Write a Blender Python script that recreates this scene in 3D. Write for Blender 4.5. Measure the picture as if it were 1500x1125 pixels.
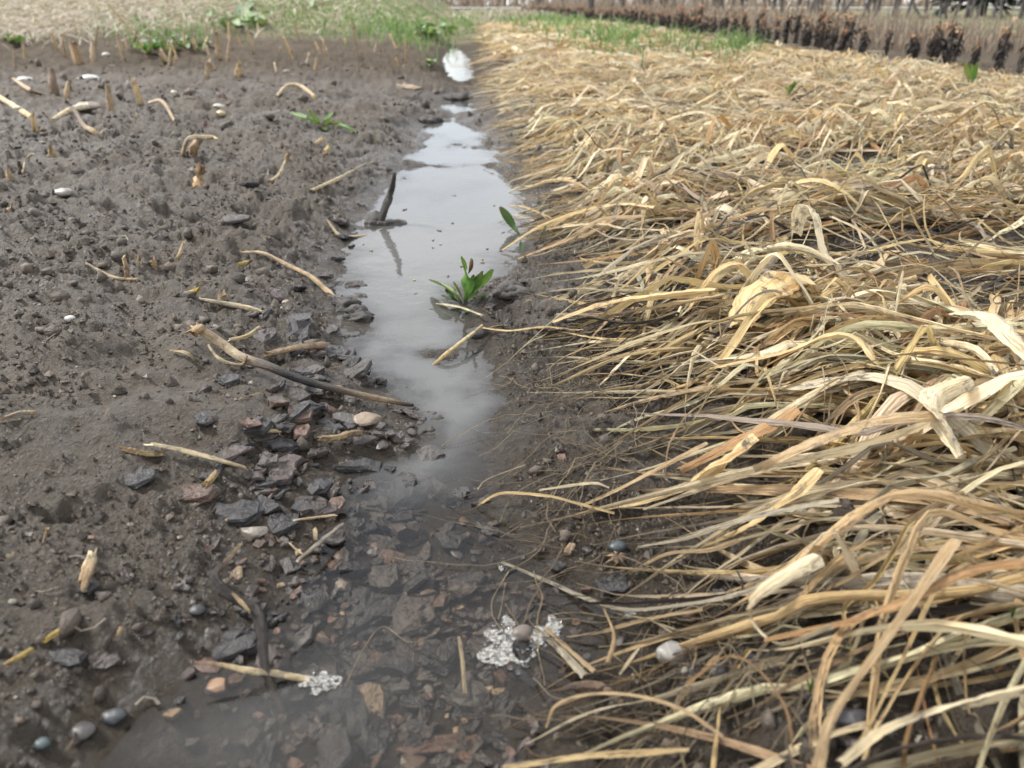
import bpy, bmesh, math, random
import numpy as np
from mathutils import Vector
random.seed(7); rng = np.random.default_rng(7)
R = math.radians
scene = bpy.context.scene
for o in list(bpy.data.objects): bpy.data.objects.remove(o)
COL = scene.collection

# ------------------------------------------------------------------ camera
CAM_H, F = 0.45, 1124.0                      # metres, focal length in photo pixels (1500 wide)
PITCH = math.atan(556/F); YAW = math.atan(80/F*math.cos(PITCH))
cam = bpy.data.cameras.new('camera'); camo = bpy.data.objects.new('camera', cam); COL.objects.link(camo)
cam.sensor_width = 36; cam.lens = 36*F/1500; cam.clip_start = 0.02; cam.clip_end = 2000
camo.location = (0, 0, CAM_H); camo.rotation_euler = (math.pi/2-PITCH, 0, -YAW)
cam.dof.use_dof = True; cam.dof.focus_distance = 0.98; cam.dof.aperture_fstop = 6.5
scene.camera = camo
scene.render.resolution_x, scene.render.resolution_y = 1024, 768

# ------------------------------------------------------------------ sky, sun, exposure
SUN_EL, SUN_AZ = R(46), R(-68)
w = bpy.data.worlds.new('World'); scene.world = w; w.use_nodes = True
nt = w.node_tree; nt.nodes.clear()
out = nt.nodes.new('ShaderNodeOutputWorld'); bg = nt.nodes.new('ShaderNodeBackground')
sky = nt.nodes.new('ShaderNodeTexSky'); sky.sky_type = 'NISHITA'; sky.sun_disc = False
sky.sun_elevation = SUN_EL; sky.sun_rotation = SUN_AZ; sky.dust_density = 1.2; sky.air_density = 1.0
tc = nt.nodes.new('ShaderNodeTexCoord'); mp = nt.nodes.new('ShaderNodeMapping'); mp.inputs['Scale'].default_value = (1, 1, 2.2)
cn = nt.nodes.new('ShaderNodeTexNoise'); cn.inputs['Scale'].default_value = 2.6; cn.inputs['Detail'].default_value = 6
cr = nt.nodes.new('ShaderNodeMapRange'); cr.inputs[1].default_value = .30; cr.inputs[2].default_value = .62
cr.inputs[3].default_value = .3; cr.inputs[4].default_value = .92
mx = nt.nodes.new('ShaderNodeMix'); mx.data_type = 'RGBA'
mx.inputs[7].default_value = (10.2, 10.3, 10.5, 1)
nt.links.new(tc.outputs['Generated'], mp.inputs[0]); nt.links.new(mp.outputs[0], cn.inputs[0]); nt.links.new(cn.outputs[0], cr.inputs[0])
nt.links.new(cr.outputs[0], mx.inputs[0]); nt.links.new(sky.outputs[0], mx.inputs[6]); nt.links.new(mx.outputs[2], bg.inputs[0])
bg.inputs[1].default_value = 0.055; nt.links.new(bg.outputs[0], out.inputs[0])
sd = bpy.data.lights.new('sun', 'SUN'); sd.energy = 1.5; sd.angle = R(10); sd.color = (1, .96, .9)
so = bpy.data.objects.new('sun', sd); COL.objects.link(so)
sv = Vector((math.sin(SUN_AZ)*math.cos(SUN_EL), math.cos(SUN_AZ)*math.cos(SUN_EL), math.sin(SUN_EL)))
so.rotation_euler = sv.to_track_quat('Z', 'Y').to_euler(); so.location = (0, 0, 20)
scene.view_settings.view_transform = 'Standard'; scene.view_settings.look = 'None'
scene.view_settings.exposure = 2.08; scene.view_settings.gamma = 1

# ------------------------------------------------------------------ noise
def hsh(ix, iy, s):
    n = (ix.astype(np.int64)*374761393 + iy.astype(np.int64)*668265263 + s*1442695041) & 0xFFFFFFFF
    n = ((n ^ (n >> 13))*1274126177) & 0xFFFFFFFF
    n = ((n ^ (n >> 16))*2246822519) & 0xFFFFFFFF
    return (n ^ (n >> 15))/4294967295.0
def pn(x, y, s=0):
    ix, iy = np.floor(x), np.floor(y); fx, fy = x-ix, y-iy
    u = fx*fx*fx*(fx*(fx*6-15)+10); v = fy*fy*fy*(fy*(fy*6-15)+10)
    def g(a, b):
        t = hsh(ix+a, iy+b, s)*6.2831853
        return np.cos(t)*(fx-a) + np.sin(t)*(fy-b)
    return 1.5*((g(0, 0)*(1-u)+g(1, 0)*u)*(1-v) + (g(0, 1)*(1-u)+g(1, 1)*u)*v)
def fbm(x, y, o, s=0, gain=.5):
    r = 0; a = 1; f = 1
    for i in range(o):
        r = r + a*pn(x*f+i*7.3, y*f-i*3.1, s+i); a *= gain; f *= 2.03
    return r
def worley(x, y, s=0):
    ix, iy = np.floor(x), np.floor(y); d = np.full(np.shape(x), 9.0); hv = np.zeros(np.shape(x))
    for a in (-1, 0, 1):
        for b in (-1, 0, 1):
            px = ix+a+hsh(ix+a, iy+b, s); py = iy+b+hsh(ix+a, iy+b, s+11)
            q = (px-x)**2+(py-y)**2
            m = q < d; d = np.where(m, q, d); hv = np.where(m, hsh(ix+a, iy+b, s+23), hv)
    return np.sqrt(d), hv
def sstep(a, b, x):
    t = np.clip((x-a)/(b-a), 0, 1); return t*t*(3-2*t)

# ------------------------------------------------------------------ photo pixel -> ray
sy, cy, sp, cp = math.sin(YAW), math.cos(YAW), math.sin(PITCH), math.cos(PITCH)
FW = np.array([sy*cp, cy*cp, -sp]); RT = np.array([cy, -sy, 0.]); UP = np.array([sy*sp, cy*sp, cp])
def ray(px, py): return FW + RT*(px-750)/F + UP*(562.5-py)/F
def on_plane(px, py, z=0.):
    d = ray(px, py); t = (z-CAM_H)/d[2]; return np.array([d[0]*t, d[1]*t])
def to_px(p):
    q = p-np.array([0, 0, CAM_H]); dz = q@FW
    return 750+F*(q@RT)/dz, 562.5-F*(q@UP)/dz, dz

# ------------------------------------------------------------------ ground shape
EL = [(66,652),(90,646),(112,655),(128,676),(140,668),(153,645),(166,640),(176,640),(185,612),(215,600),(240,590),(280,563),(330,522),(380,497),(400,492),(440,488),(480,500),(520,508),(560,535),(590,585),(625,610),(660,600),(690,500),(730,478),(770,462),(810,440),(850,410),(900,385),(950,330),(1000,255),(1060,195),(1125,130)]
ER = [(66,676),(90,690),(112,694),(128,682),(140,684),(153,692),(166,694),(176,690),(185,703),(215,722),(240,742),(280,775),(330,780),(370,765),(400,742),(420,690),(440,672),(480,700),(520,705),(560,722),(600,722),(660,722),(700,722),(740,735),(770,745),(810,770),(850,850),(900,905),(950,915),(1000,880),(1060,800),(1125,760)]
def edge(L):
    a = np.array([on_plane(x, y) for y, x in L]); i = np.argsort(a[:, 1]); return a[i, 1], a[i, 0]
ELy, ELx = edge(EL); ERy, ERx = edge(ER)
MAT = [(30,705),(100,715),(150,735),(215,770),(290,812),(340,830),(400,860),(450,850),(520,900),(560,900),(620,960),(680,950),(740,980),(800,1010),(870,1040),(930,1010),(1000,960),(1060,940),(1125,900)]
MTy, MTx = edge(MAT)
BARS = [(on_plane(680, q)[1], wv, a) for q, wv, a in ((134, .36, .034), (174, .12, .026), (207, .07, .020), (246, .05, .018))]
def mat_edge(y): return np.interp(y, MTy, MTx)
def H(x, y, fine=True):
    x = np.asarray(x, float); y = np.asarray(y, float)
    xl = np.interp(y, ELy, ELx); xr = np.interp(y, ERy, ERx)
    wx = .022*fbm(x*9, y*9, 3, 5); c = (xl+xr)/2
    dl = xl-x; dr = x-xr; left = x < c
    d = np.where(left, dl, dr)+wx*np.clip(.4+.4*y, .5, 1.6)
    # channel bed
    inside = -.024*sstep(0, .10, -d)*(1-sstep(9.0, 11, y)) + (.010+.014*np.exp(-((y-1.0)/.14)**2))*fbm(x*9, y*9, 4, 41)*sstep(0, .05, -d)
    bars = sum(a*np.exp(-((y-yb+.25*pn(x*5, y*2, 47))/wb)**2) for yb, wb, a in BARS)
    inside = inside + bars*(1+.5*fbm(x*11, y*6, 3, 48))
    dp = np.maximum(d, 0)
    bl = .030*(1-np.exp(-dp/.09)) + .075*(1-np.exp(-dp/.55))
    br = .014*(1-np.exp(-dp/.10)) + .050*(1-np.exp(-dp/.6))
    h = np.where(d < 0, inside, np.where(left, bl, br))
    far = sstep(7.5, 11, y)
    h = h + far*.03*(1-sstep(0, .3, dp)) 
    h = h + np.where(left, 1, 0)*(sstep(6.5, 22, y)*.16+sstep(10, 60, y)*.9)*sstep(0, 2.5, dp)
    if not fine: return h
    out_ = sstep(-.01, .10, d)
    lump = fbm(x*5, y*5, 3, 60)
    h = h + out_*(.022*lump+.007*fbm(x*13, y*13, 2, 64))*np.where(left, 1, .6)
    smooth = np.exp(-(((x+.30)/.22)**2+((y-.80)/.20)**2))*.85
    rough = out_*(1-smooth)*np.where(left, 1, .8)*(1-.45*sstep(.95, .45, y)*sstep(-.62, -.40, x))*.92
    ga = .5+.5*np.tanh(2.2*fbm(x*2.3, y*2.3, 2, 90)+.25)
    w1, h1 = worley(x*13+.6*pn(x*20, y*20, 3), y*13+.6*pn(x*20, y*20, 4), 71)
    w2, h2 = worley(x*34+.5*pn(x*60, y*60, 13), y*34+.5*pn(x*60, y*60, 14), 77)
    h = h + rough*ga*(.026*(h1-.35)*np.sqrt(np.clip(1-w1*w1*1.3, 0, 1)) + .010*(h2-.2)*np.sqrt(np.clip(1-w2*w2*1.3, 0, 1)))
    h = h + (.15+.85*rough)*(.0095*fbm(x*26, y*26, 3, 30, .6) + .0050*np.abs(fbm(x*70, y*70, 4, 35, .7))-.002)
    w3, h3 = worley(x*62+.7*pn(x*90, y*90, 23), y*62+.7*pn(x*90, y*90, 24), 83)
    w4, h4 = worley(x*120+.5*pn(x*150, y*150, 33), y*120+.5*pn(x*150, y*150, 34), 87)
    g3 = .35+.65*sstep(-.35, .35, fbm(x*4.5, y*4.5, 3, 95))
    h = h + (.10+.9*rough)*g3*(.0075*(h3-.15)*np.sqrt(np.clip(1-w3*w3*1.5, 0, 1)) + .0042*(h4-.1)*np.sqrt(np.clip(1-w4*w4*1.5, 0, 1)))
    # cracks and holes in the bed on the left
    cr_ = np.abs(fbm(x*8+3, y*11, 5, 130, .7)); h = h - rough*.012*np.exp(-(cr_/.03)**2)*sstep(.1, .5, pn(x*3, y*3, 140))
    pit, ph = worley(x*9, y*14, 171); h = h - rough*.018*np.exp(-(pit/.16)**2)*(ph > .55)
    hole = np.exp(-(((x+.475)/.035)**2+((y-.60)/.022)**2))*.05 + np.exp(-(((x+.36)/.018)**2+((y-.575)/.008)**2))*.02
    h = h - hole + .028*np.exp(-(((x+.46)/.07)**2+((y-.515)/.05)**2))
    return h
_gx = np.arange(-3.2, 3.6, .01); _gy = np.arange(.15, 9.5, .01); _G = None
def Hq(x, y):                                     # quick single-point height from a 1 cm table
    global _G
    if _G is None: _G = H(*np.meshgrid(_gx, _gy))
    i, j = (y-.15)/.01, (x+3.2)/.01
    if not (0 <= i < len(_gy)-1 and 0 <= j < len(_gx)-1): return H(x, y)
    a, b = int(i), int(j); f, g = i-a, j-b
    return (_G[a, b]*(1-g)+_G[a, b+1]*g)*(1-f)+(_G[a+1, b]*(1-g)+_G[a+1, b+1]*g)*f
def P(px, py, lift=0.):
    z = 0.02+lift; p = None
    for _ in range(4):
        p = on_plane(px, py, min(z, .40)); z = .4*z+.6*(float(Hq(p[0], p[1]))+lift)
    return np.array([p[0], p[1], float(Hq(p[0], p[1]))+lift])
def mpp(px, py, lift=0.):                        # metres per photo pixel at that spot
    return to_px(P(px, py, lift))[2]/F

# ------------------------------------------------------------------ materials
class NT:
    def __init__(s, name):
        s.m = bpy.data.materials.new(name); s.m.use_nodes = True; s.t = s.m.node_tree; s.t.nodes.clear()
        s.out = s.n('OutputMaterial')
    def n(s, k, **kw):
        x = s.t.nodes.new('ShaderNode'+k)
        for a, b in kw.items(): setattr(x, a, b)
        return x
    def l(s, a, b): s.t.links.new(a, b)
    def noise(s, vec, scale, detail=4, rough=.55, dist=0):
        x = s.n('TexNoise'); x.inputs['Scale'].default_value = scale; x.inputs['Detail'].default_value = detail
        x.inputs['Roughness'].default_value = rough; x.inputs['Distortion'].default_value = dist
        if vec is not None: s.l(vec, x.inputs['Vector'])
        return x.outputs[0]
    def rng(s, v, a, b, c=0., d=1.):
        x = s.n('MapRange'); s.l(v, x.inputs[0])
        for i, q in enumerate((a, b, c, d)): x.inputs[i+1].default_value = q
        return x.outputs[0]
    def mix(s, f, a, b, mode='MIX'):
        x = s.n('Mix', data_type='RGBA', blend_type=mode)
        for i, q in ((0, f), (6, a), (7, b)):
            if isinstance(q, (int, float)): x.inputs[i].default_value = q
            elif isinstance(q, tuple): x.inputs[i].default_value = (*q, 1)
            else: s.l(q, x.inputs[i])
        return x.outputs[2]
    def math(s, op, a, b=0.):
        x = s.n('Math', operation=op)
        for i, q in ((0, a), (1, b)):
            if isinstance(q, (int, float)): x.inputs[i].default_value = q
            else: s.l(q, x.inputs[i])
        return x.outputs[0]
    def attr(s, name, k='Fac'): return s.n('Attribute', attribute_name=name).outputs[k]
    def pos(s): return s.n('NewGeometry').outputs['Position']
    def obj(s): return s.n('TexCoord').outputs['Object']
    def bump(s, h, dist, strength=1., nrm=None):
        x = s.n('Bump'); x.inputs['Distance'].default_value = dist; x.inputs['Strength'].default_value = strength
        s.l(h, x.inputs['Height'])
        if nrm is not None: s.l(nrm, x.inputs['Normal'])
        return x.outputs[0]
    def pbr(s, col, rough, nrm=None, spec=.5, coat=0):
        b = s.n('BsdfPrincipled')
        for k, q in (('Base Color', col), ('Roughness', rough), ('Specular IOR Level', spec), ('Coat Weight', coat)):
            if isinstance(q, (int, float)): b.inputs[k].default_value = q
            elif isinstance(q, tuple): b.inputs[k].default_value = (*q, 1)
            else: s.l(q, b.inputs[k])
        b.inputs['Coat Roughness'].default_value = .12
        if nrm is not None: s.l(nrm, b.inputs['Normal'])
        return b.outputs[0]
    def done(s, sh): s.l(sh, s.out.inputs[0]); return s.m
M = {}
def m_mud():
    t = NT('mud'); p = t.pos(); wet = t.attr('wet'); gr = t.attr('turf')  # wet also carries the mat's painted shade on the soil under the straw
    a = t.noise(p, 5, 5); b = t.noise(p, 45, 5); c = t.noise(p, 320, 3)
    col = t.mix(t.rng(a, .35, .65), (.052, .039, .026), (.089, .069, .048))
    col = t.mix(t.rng(b, .35, .7), col, (.110, .088, .063)); 
    col = t.mix(t.rng(c, .55, .8, 0, .5), col, (.12, .105, .09))
    col = t.mix(t.rng(c, .2, .42, .5, 0), col, (.014, .012, .010))
    col = t.mix(t.math('MULTIPLY', wet, .62), col, (.034, .028, .021))
    g1 = t.noise(p, 1.6, 5); g2 = t.noise(p, 14, 4)
    tf = t.mix(t.rng(g1, .45, .58), (.20, .17, .11), (.065, .10, .03)); tf = t.mix(t.rng(g2, .4, .7, 0, .6), tf, (.08, .065, .045))
    col = t.mix(gr, col, tf)
    n = t.bump(t.noise(p, 130, 6, .72), .014, 1., t.bump(b, .02, .7))
    ro = t.math('ADD', t.rng(wet, 0, 1, .58, .22), t.rng(b, .3, .7, -.12, .14))
    sx = t.n('SeparateXYZ'); t.l(p, sx.inputs[0]); fr_ = t.rng(sx.outputs[1], 2.2, 5.5)      # beyond the modelled grain the soil is rough on a scale the mesh cannot carry
    ro = t.math('MAXIMUM', ro, t.math('MULTIPLY', fr_, .95))
    return t.done(t.pbr(col, ro, n, t.rng(fr_, 0, 1, .42, .12)))
M['mud'] = m_mud()
def m_water():
    t = NT('water'); p = t.pos(); mk = t.attr('murk_sheen')
    n = t.bump(t.noise(p, 9, 3), .006, .25); n = t.bump(t.noise(p, 45, 2), .0012, .25, n)
    fr = t.n('Fresnel'); fr.inputs[0].default_value = 1.33; t.l(n, fr.inputs[1])
    gl = t.n('BsdfGlossy'); gl.inputs['Roughness'].default_value = .03; t.l(n, gl.inputs['Normal'])
    df = t.n('BsdfDiffuse'); df.inputs[0].default_value = (.100, .100, .096, 1)
    tr = t.n('BsdfTransparent'); tr.inputs[0].default_value = (.93, .90, .85, 1)
    m1 = t.n('MixShader'); t.l(mk, m1.inputs[0]); t.l(tr.outputs[0], m1.inputs[1]); t.l(df.outputs[0], m1.inputs[2])
    m2 = t.n('MixShader'); t.l(fr.outputs[0], m2.inputs[0]); t.l(m1.outputs[0], m2.inputs[1]); t.l(gl.outputs[0], m2.inputs[2])
    return t.done(m2.outputs[0])
M['water'] = m_water()
def m_leaf(name, trans=.3, spots=1., rough=.55, green=False):
    t = NT(name); uv = t.attr('luv', 'Vector'); col = t.mix(1., t.attr('Col', 'Color'), (.80, .80, .80), 'MULTIPLY')
    mp = t.n('Mapping'); mp.inputs['Scale'].default_value = (2.6, 6, 1); t.l(uv, mp.inputs[0])
    st = t.noise(mp.outputs[0], 3.2, 3, .6)
    mp2 = t.n('Mapping'); mp2.inputs['Scale'].default_value = (2.4, 22, 1); t.l(uv, mp2.inputs[0])
    bl = t.noise(mp2.outputs[0], 1.0, 4, .6)
    c = t.mix(t.rng(st, .34, .50, .80, 0), col, t.mix(1., col, (.52, .40, .28), 'MULTIPLY'))
    c = t.mix(t.rng(st, .55, .75, 0, .45), c, t.mix(1., col, (1.18, 1.2, 1.25), 'MULTIPLY'))
    c = t.mix(t.rng(bl, .52, .72, 0, .6), c, t.mix(1., col, (.93, .80, .62), 'MULTIPLY'))
    if spots:
        mp3 = t.n('Mapping'); mp3.inputs['Scale'].default_value = (2.2, 60, 1); t.l(uv, mp3.inputs[0])
        sp_ = t.noise(mp3.outputs[0], 1.0, 4, .7)
        bl2 = t.noise(mp2.outputs[0], .35, 2, .5)
        c = t.mix(t.math('MULTIPLY', t.rng(sp_, .50, .62), t.rng(bl2, .46, .60, 0, .9*spots)), c, (.055, .045, .038))
    n = t.bump(st, .006, .9)
    b = t.pbr(c, rough, n, .4)
    tl = t.n('BsdfTranslucent'); t.l(c, tl.inputs[0]); t.l(n, tl.inputs['Normal'])
    mxs = t.n('MixShader'); mxs.inputs[0].default_value = trans; t.l(b, mxs.inputs[1]); t.l(tl.outputs[0], mxs.inputs[2])
    return t.done(mxs.outputs[0])
M['straw'] = m_leaf('dry_leaf'); M['green'] = m_leaf('green_leaf', .3, 0, .4); M['dead'] = m_leaf('dead_stem', .1, .6, .7)
def m_wood():
    t = NT('wood'); uv = t.attr('luv', 'Vector'); col = t.mix(1., t.attr('Col', 'Color'), (.95, .93, .88), 'MULTIPLY')
    mp = t.n('Mapping'); mp.inputs['Scale'].default_value = (6, 14, 1); t.l(uv, mp.inputs[0])
    st = t.noise(mp.outputs[0], 2.4, 5, .65); c2 = t.noise(t.pos(), 160, 4)
    c = t.mix(t.rng(st, .35, .5, .75, 0), col, t.mix(1., col, (.45, .38, .32), 'MULTIPLY'))
    c = t.mix(t.rng(c2, .56, .72, 0, .7), c, t.mix(1., col, (.3, .27, .25), 'MULTIPLY'))
    c = t.mix(t.rng(t.noise(t.pos(), 55, 5, .7), .50, .64, 0, .65), c, (.05, .041, .032))
    n = t.bump(st, .005, 1.); n = t.bump(c2, .003, .7, n)
    return t.done(t.pbr(c, t.rng(st, .3, .7, .45, .65), n, .45))
M['wood'] = m_wood()
def m_rock(name, gloss, scale, bumpd, veins=0):
    t = NT(name); p = t.pos(); col = t.mix(1., t.attr('Col', 'Color'), (.66, .65, .64), 'MULTIPLY')
    mp = t.n('Mapping'); mp.inputs['Scale'].default_value = (1, .45, 2.2); mp.inputs['Rotation'].default_value = (.3, .2, .7); t.l(t.obj(), mp.inputs[0])
    a = t.noise(mp.outputs[0], scale, 6, .65, .4); b = t.noise(p, 420, 4, .6)
    c = t.mix(t.rng(a, .32, .5, .8, 0), col, t.mix(1., col, (.38, .34, .32), 'MULTIPLY'))
    c = t.mix(t.rng(a, .55, .72, 0, .6), c, t.mix(1., col, (1.6, 1.45, 1.35), 'MULTIPLY'))
    c = t.mix(t.rng(b, .55, .75, 0, .3), c, (.09, .08, .07))
    if veins:
        wv = t.n('TexWave'); wv.inputs['Scale'].default_value = 38; wv.inputs['Distortion'].default_value = 5; wv.inputs['Detail'].default_value = 3; t.l(t.obj(), wv.inputs[0])
        c = t.mix(t.rng(wv.outputs['Fac'], .8, .97, 0, .4), c, (.24, .22, .19))
    n = t.bump(a, bumpd, .9); n = t.bump(b, bumpd*.25, .6, n)
    return t.done(t.pbr(c, t.rng(a, .3, .7, gloss, gloss+.25), n, .5))
M['bark'] = m_rock('bark', .32, 90, .006); M['stone'] = m_rock('stone', .35, 60, .0015); M['vein'] = m_rock('veined_stone', .3, 60, .001, 1)
M['clod'] = m_rock('clod', .55, 70, .006)
def m_foam():
    t = NT('foam'); lw = t.n('LayerWeight'); lw.inputs[0].default_value = .35
    tr = t.n('BsdfTransparent'); tr.inputs[0].default_value = (.97, .97, .96, 1)
    b = t.pbr((.48, .47, .44), .25, None, .5)
    mxs = t.n('MixShader'); t.l(t.rng(lw.outputs['Facing'], .05, .75, .14, .65), mxs.inputs[0]); t.l(tr.outputs[0], mxs.inputs[1]); t.l(b, mxs.inputs[2])
    return t.done(mxs.outputs[0])
M['foam'] = m_foam()
def m_bubble():
    t = NT('bubble'); fr = t.n('Fresnel'); fr.inputs[0].default_value = 1.4; g = t.n('BsdfGlossy'); g.inputs['Roughness'].default_value = .03; tr = t.n('BsdfTransparent')
    x = t.n('MixShader'); t.l(fr.outputs[0], x.inputs[0]); t.l(tr.outputs[0], x.inputs[1]); t.l(g.outputs[0], x.inputs[2]); return t.done(x.outputs[0])
M['bubble'] = m_bubble()
def m_film():
    t = NT('foam_film'); tr = t.n('BsdfTransparent'); x = t.n('MixShader'); t.l(t.rng(t.noise(t.pos(), 420, 3, .6), .40, .64, .04, .45), x.inputs[0]); t.l(tr.outputs[0], x.inputs[1]); t.l(t.pbr((.55, .54, .50), .3, None, .5), x.inputs[2]); return t.done(x.outputs[0])
M['film'] = m_film()

# ------------------------------------------------------------------ mesh helpers
class MB:
    def __init__(s): s.v = []; s.f = []; s.c = []; s.u = []; s.n = 0
    def add(s, v, f, c, u=None):                    # f: (k,3) or (k,4) index array
        v = np.asarray(v, float).reshape(-1, 3); k = len(v)
        s.v.append(v); s.f.append(np.asarray(f)+s.n)
        c = np.asarray(c, float); s.c.append(np.broadcast_to(c[..., :3], (k, 3)))
        s.u.append(np.zeros((k, 3)) if u is None else np.asarray(u, float).reshape(-1, 3)); s.n += k
    def build(s, name, mat, parent=None, smooth=True, origin=None, local=True):
        v = np.concatenate(s.v); c = np.concatenate(s.c); u = np.concatenate(s.u)
        if origin is None:
            origin = np.array([v[:, 0].mean(), v[:, 1].mean(), v[:, 2].min()]) if local else np.zeros(3)
        me = bpy.data.meshes.new(name); me.vertices.add(len(v))
        me.vertices.foreach_set('co', (v-origin).astype(np.float32).ravel())
        sizes = np.concatenate([np.full(len(f), f.shape[1]) for f in s.f]); loops = np.concatenate([f.ravel() for f in s.f])
        me.loops.add(len(loops)); me.loops.foreach_set('vertex_index', loops.astype(np.int32))
        me.polygons.add(len(sizes)); st = np.concatenate([[0], np.cumsum(sizes)[:-1]])
        me.polygons.foreach_set('loop_start', st.astype(np.int32)); me.polygons.foreach_set('loop_total', sizes.astype(np.int32))
        me.polygons.foreach_set('use_smooth', np.full(len(sizes), smooth))
        me.update(calc_edges=True)
        a = me.attributes.new('Col', 'FLOAT_COLOR', 'POINT'); a.data.foreach_set('color', np.c_[c, np.ones(len(c))].astype(np.float32).ravel())
        a = me.attributes.new('luv', 'FLOAT_VECTOR', 'POINT'); a.data.foreach_set('vector', u.astype(np.float32).ravel())
        me.materials.append(mat); o = bpy.data.objects.new(name, me); COL.objects.link(o)
        if parent is not None:
            o.parent = parent; o.location = Vector(origin)-parent.location
        else: o.location = Vector(origin)
        return o
def tag(o, label, cat, group=None, kind=None):
    if label: o['label'] = label
    if cat: o['category'] = cat
    if group: o['group'] = group
    if kind: o['kind'] = kind
    return o
def empty(name, loc, label, cat, group=None):
    o = bpy.data.objects.new(name, None); COL.objects.link(o); o.location = Vector(loc); o.empty_display_size = .02
    return tag(o, label, cat, group)
def resample(p, n):
    p = np.asarray(p, float)
    if len(p) == 2: return p[0]+(p[1]-p[0])*np.linspace(0, 1, n)[:, None]
    q = np.vstack([2*p[0]-p[1], p, 2*p[-1]-p[-2]]); o = []
    for t in np.linspace(0, len(p)-1-1e-6, n):
        i = int(t); f = t-i; a, b, c, d = q[i], q[i+1], q[i+2], q[i+3]
        o.append(.5*((2*b)+(c-a)*f+(2*a-5*b+4*c-d)*f*f+(-a+3*b-3*c+d)*f**3))
    return np.array(o)
def norm(a): return a/np.maximum(np.linalg.norm(a, axis=-1, keepdims=True), 1e-9)
def ribbons(C, W, roll, cup, K, pleat=None, idr=None):
    """C (L,N,3) centre lines, W (L,N) widths, roll (L,N); returns verts (L,N*K,3), faces (quads of one leaf), uv"""
    L, N, _ = C.shape
    T = np.gradient(C, axis=1); T = norm(T)
    S = norm(np.cross(T, np.array([0, 0, 1.])+np.array([1e-3, 2e-3, 0]))); Nn = np.cross(S, T)
    lat = S*np.cos(roll)[..., None]+Nn*np.sin(roll)[..., None]; nr = -S*np.sin(roll)[..., None]+Nn*np.cos(roll)[..., None]
    s = np.linspace(-1, 1, K); prof = (1-s*s)
    V = C[:, :, None, :]+lat[:, :, None, :]*(s[None, None, :, None]*W[:, :, None, None]/2)
    off = prof[None, None, :]*cup[..., None]*W[..., None]
    if pleat is not None: off = off+pleat*W[..., None]
    V = V+nr[:, :, None, :]*off[..., None]
    seg = np.linalg.norm(np.diff(C, axis=1), axis=-1); ln = np.concatenate([np.zeros((L, 1)), np.cumsum(seg, 1)], 1)
    if idr is None: idr = rng.uniform(0, 50, L)
    U = np.zeros((L, N, K, 3)); U[..., 0] = s*.5+idr[:, None, None]*3.1; U[..., 1] = ln[:, :, None]+idr[:, None, None]*1.7; U[..., 2] = idr[:, None, None]
    i = np.arange(N-1)[:, None]; j = np.arange(K-1)[None, :]; a = (i*K+j).ravel()
    fc = np.c_[a, a+1, a+K+1, a+K]
    return V.reshape(L, N*K, 3), fc, U.reshape(L, N*K, 3)
def tube(mb, pts, rad, col, n=16, sides=8, flat=1., jit=.12, seed=None, end=True):
    pts = resample(pts, n); rad = np.interp(np.linspace(0, 1, n), np.linspace(0, 1, len(rad)), rad) if np.ndim(rad) else np.full(n, rad)
    T = norm(np.gradient(pts, axis=0)); S = norm(np.cross(T, [0.01, .02, 1.])); U_ = np.cross(S, T)
    a = np.linspace(0, 2*np.pi, sides, endpoint=False); rr = rad[:, None]*(1+jit*rng.normal(0, 1, (1, sides))+.5*jit*rng.normal(0, 1, (n, sides)))
    V = pts[:, None]+S[:, None]*(np.cos(a)*rr)[..., None]+U_[:, None]*(np.sin(a)*rr*flat)[..., None]
    if end: V[0] += T[0]*rng.normal(0, 1.1, (sides, 1))*rad[0]; V[-1] += T[-1]*rng.normal(0, 1.1, (sides, 1))*rad[-1]
    i = np.arange(n-1)[:, None]; j = np.arange(sides)[None, :]
    f = np.stack([i*sides+j, i*sides+(j+1) % sides, (i+1)*sides+(j+1) % sides, (i+1)*sides+j], -1).reshape(-1, 4)
    col = np.asarray(col, float)
    if col.ndim == 2: col = np.stack([np.interp(np.linspace(0, 1, n), np.linspace(0, 1, len(col)), col[:, k]) for k in range(3)], 1); col = np.repeat(col, sides, 0)
    idr = rng.uniform(0, 40); ln = np.concatenate([[0], np.cumsum(np.linalg.norm(np.diff(pts, axis=0), axis=1))])
    u = np.zeros((n, sides, 3)); u[..., 0] = np.abs(np.linspace(-1, 1, sides))*1.2+idr; u[..., 1] = ln[:, None]+idr; 
    base = mb.n; mb.add(V, f, col, u)
    for e in (0, n-1):
        c = V[e].mean(0)-T[e]*rad[e]*.25*(1 if e else -1); cc = np.array([.30, .22, .13]) if col.ndim == 1 else col[e*sides]
        vv = np.vstack([V[e], c]); ff = np.array([[k, (k+1) % sides, sides] if e == 0 else [(k+1) % sides, k, sides] for k in range(sides)])
        mb.add(vv, ff, cc*.8, np.zeros((sides+1, 3))+idr)
_ico = {}
def ico(s):
    if s not in _ico:
        b = bmesh.new(); bmesh.ops.create_icosphere(b, subdivisions=s, radius=1)
        _ico[s] = (np.array([v.co[:] for v in b.verts]), np.array([[v.index for v in f.verts] for f in b.faces])); b.free()
    return _ico[s]
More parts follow.
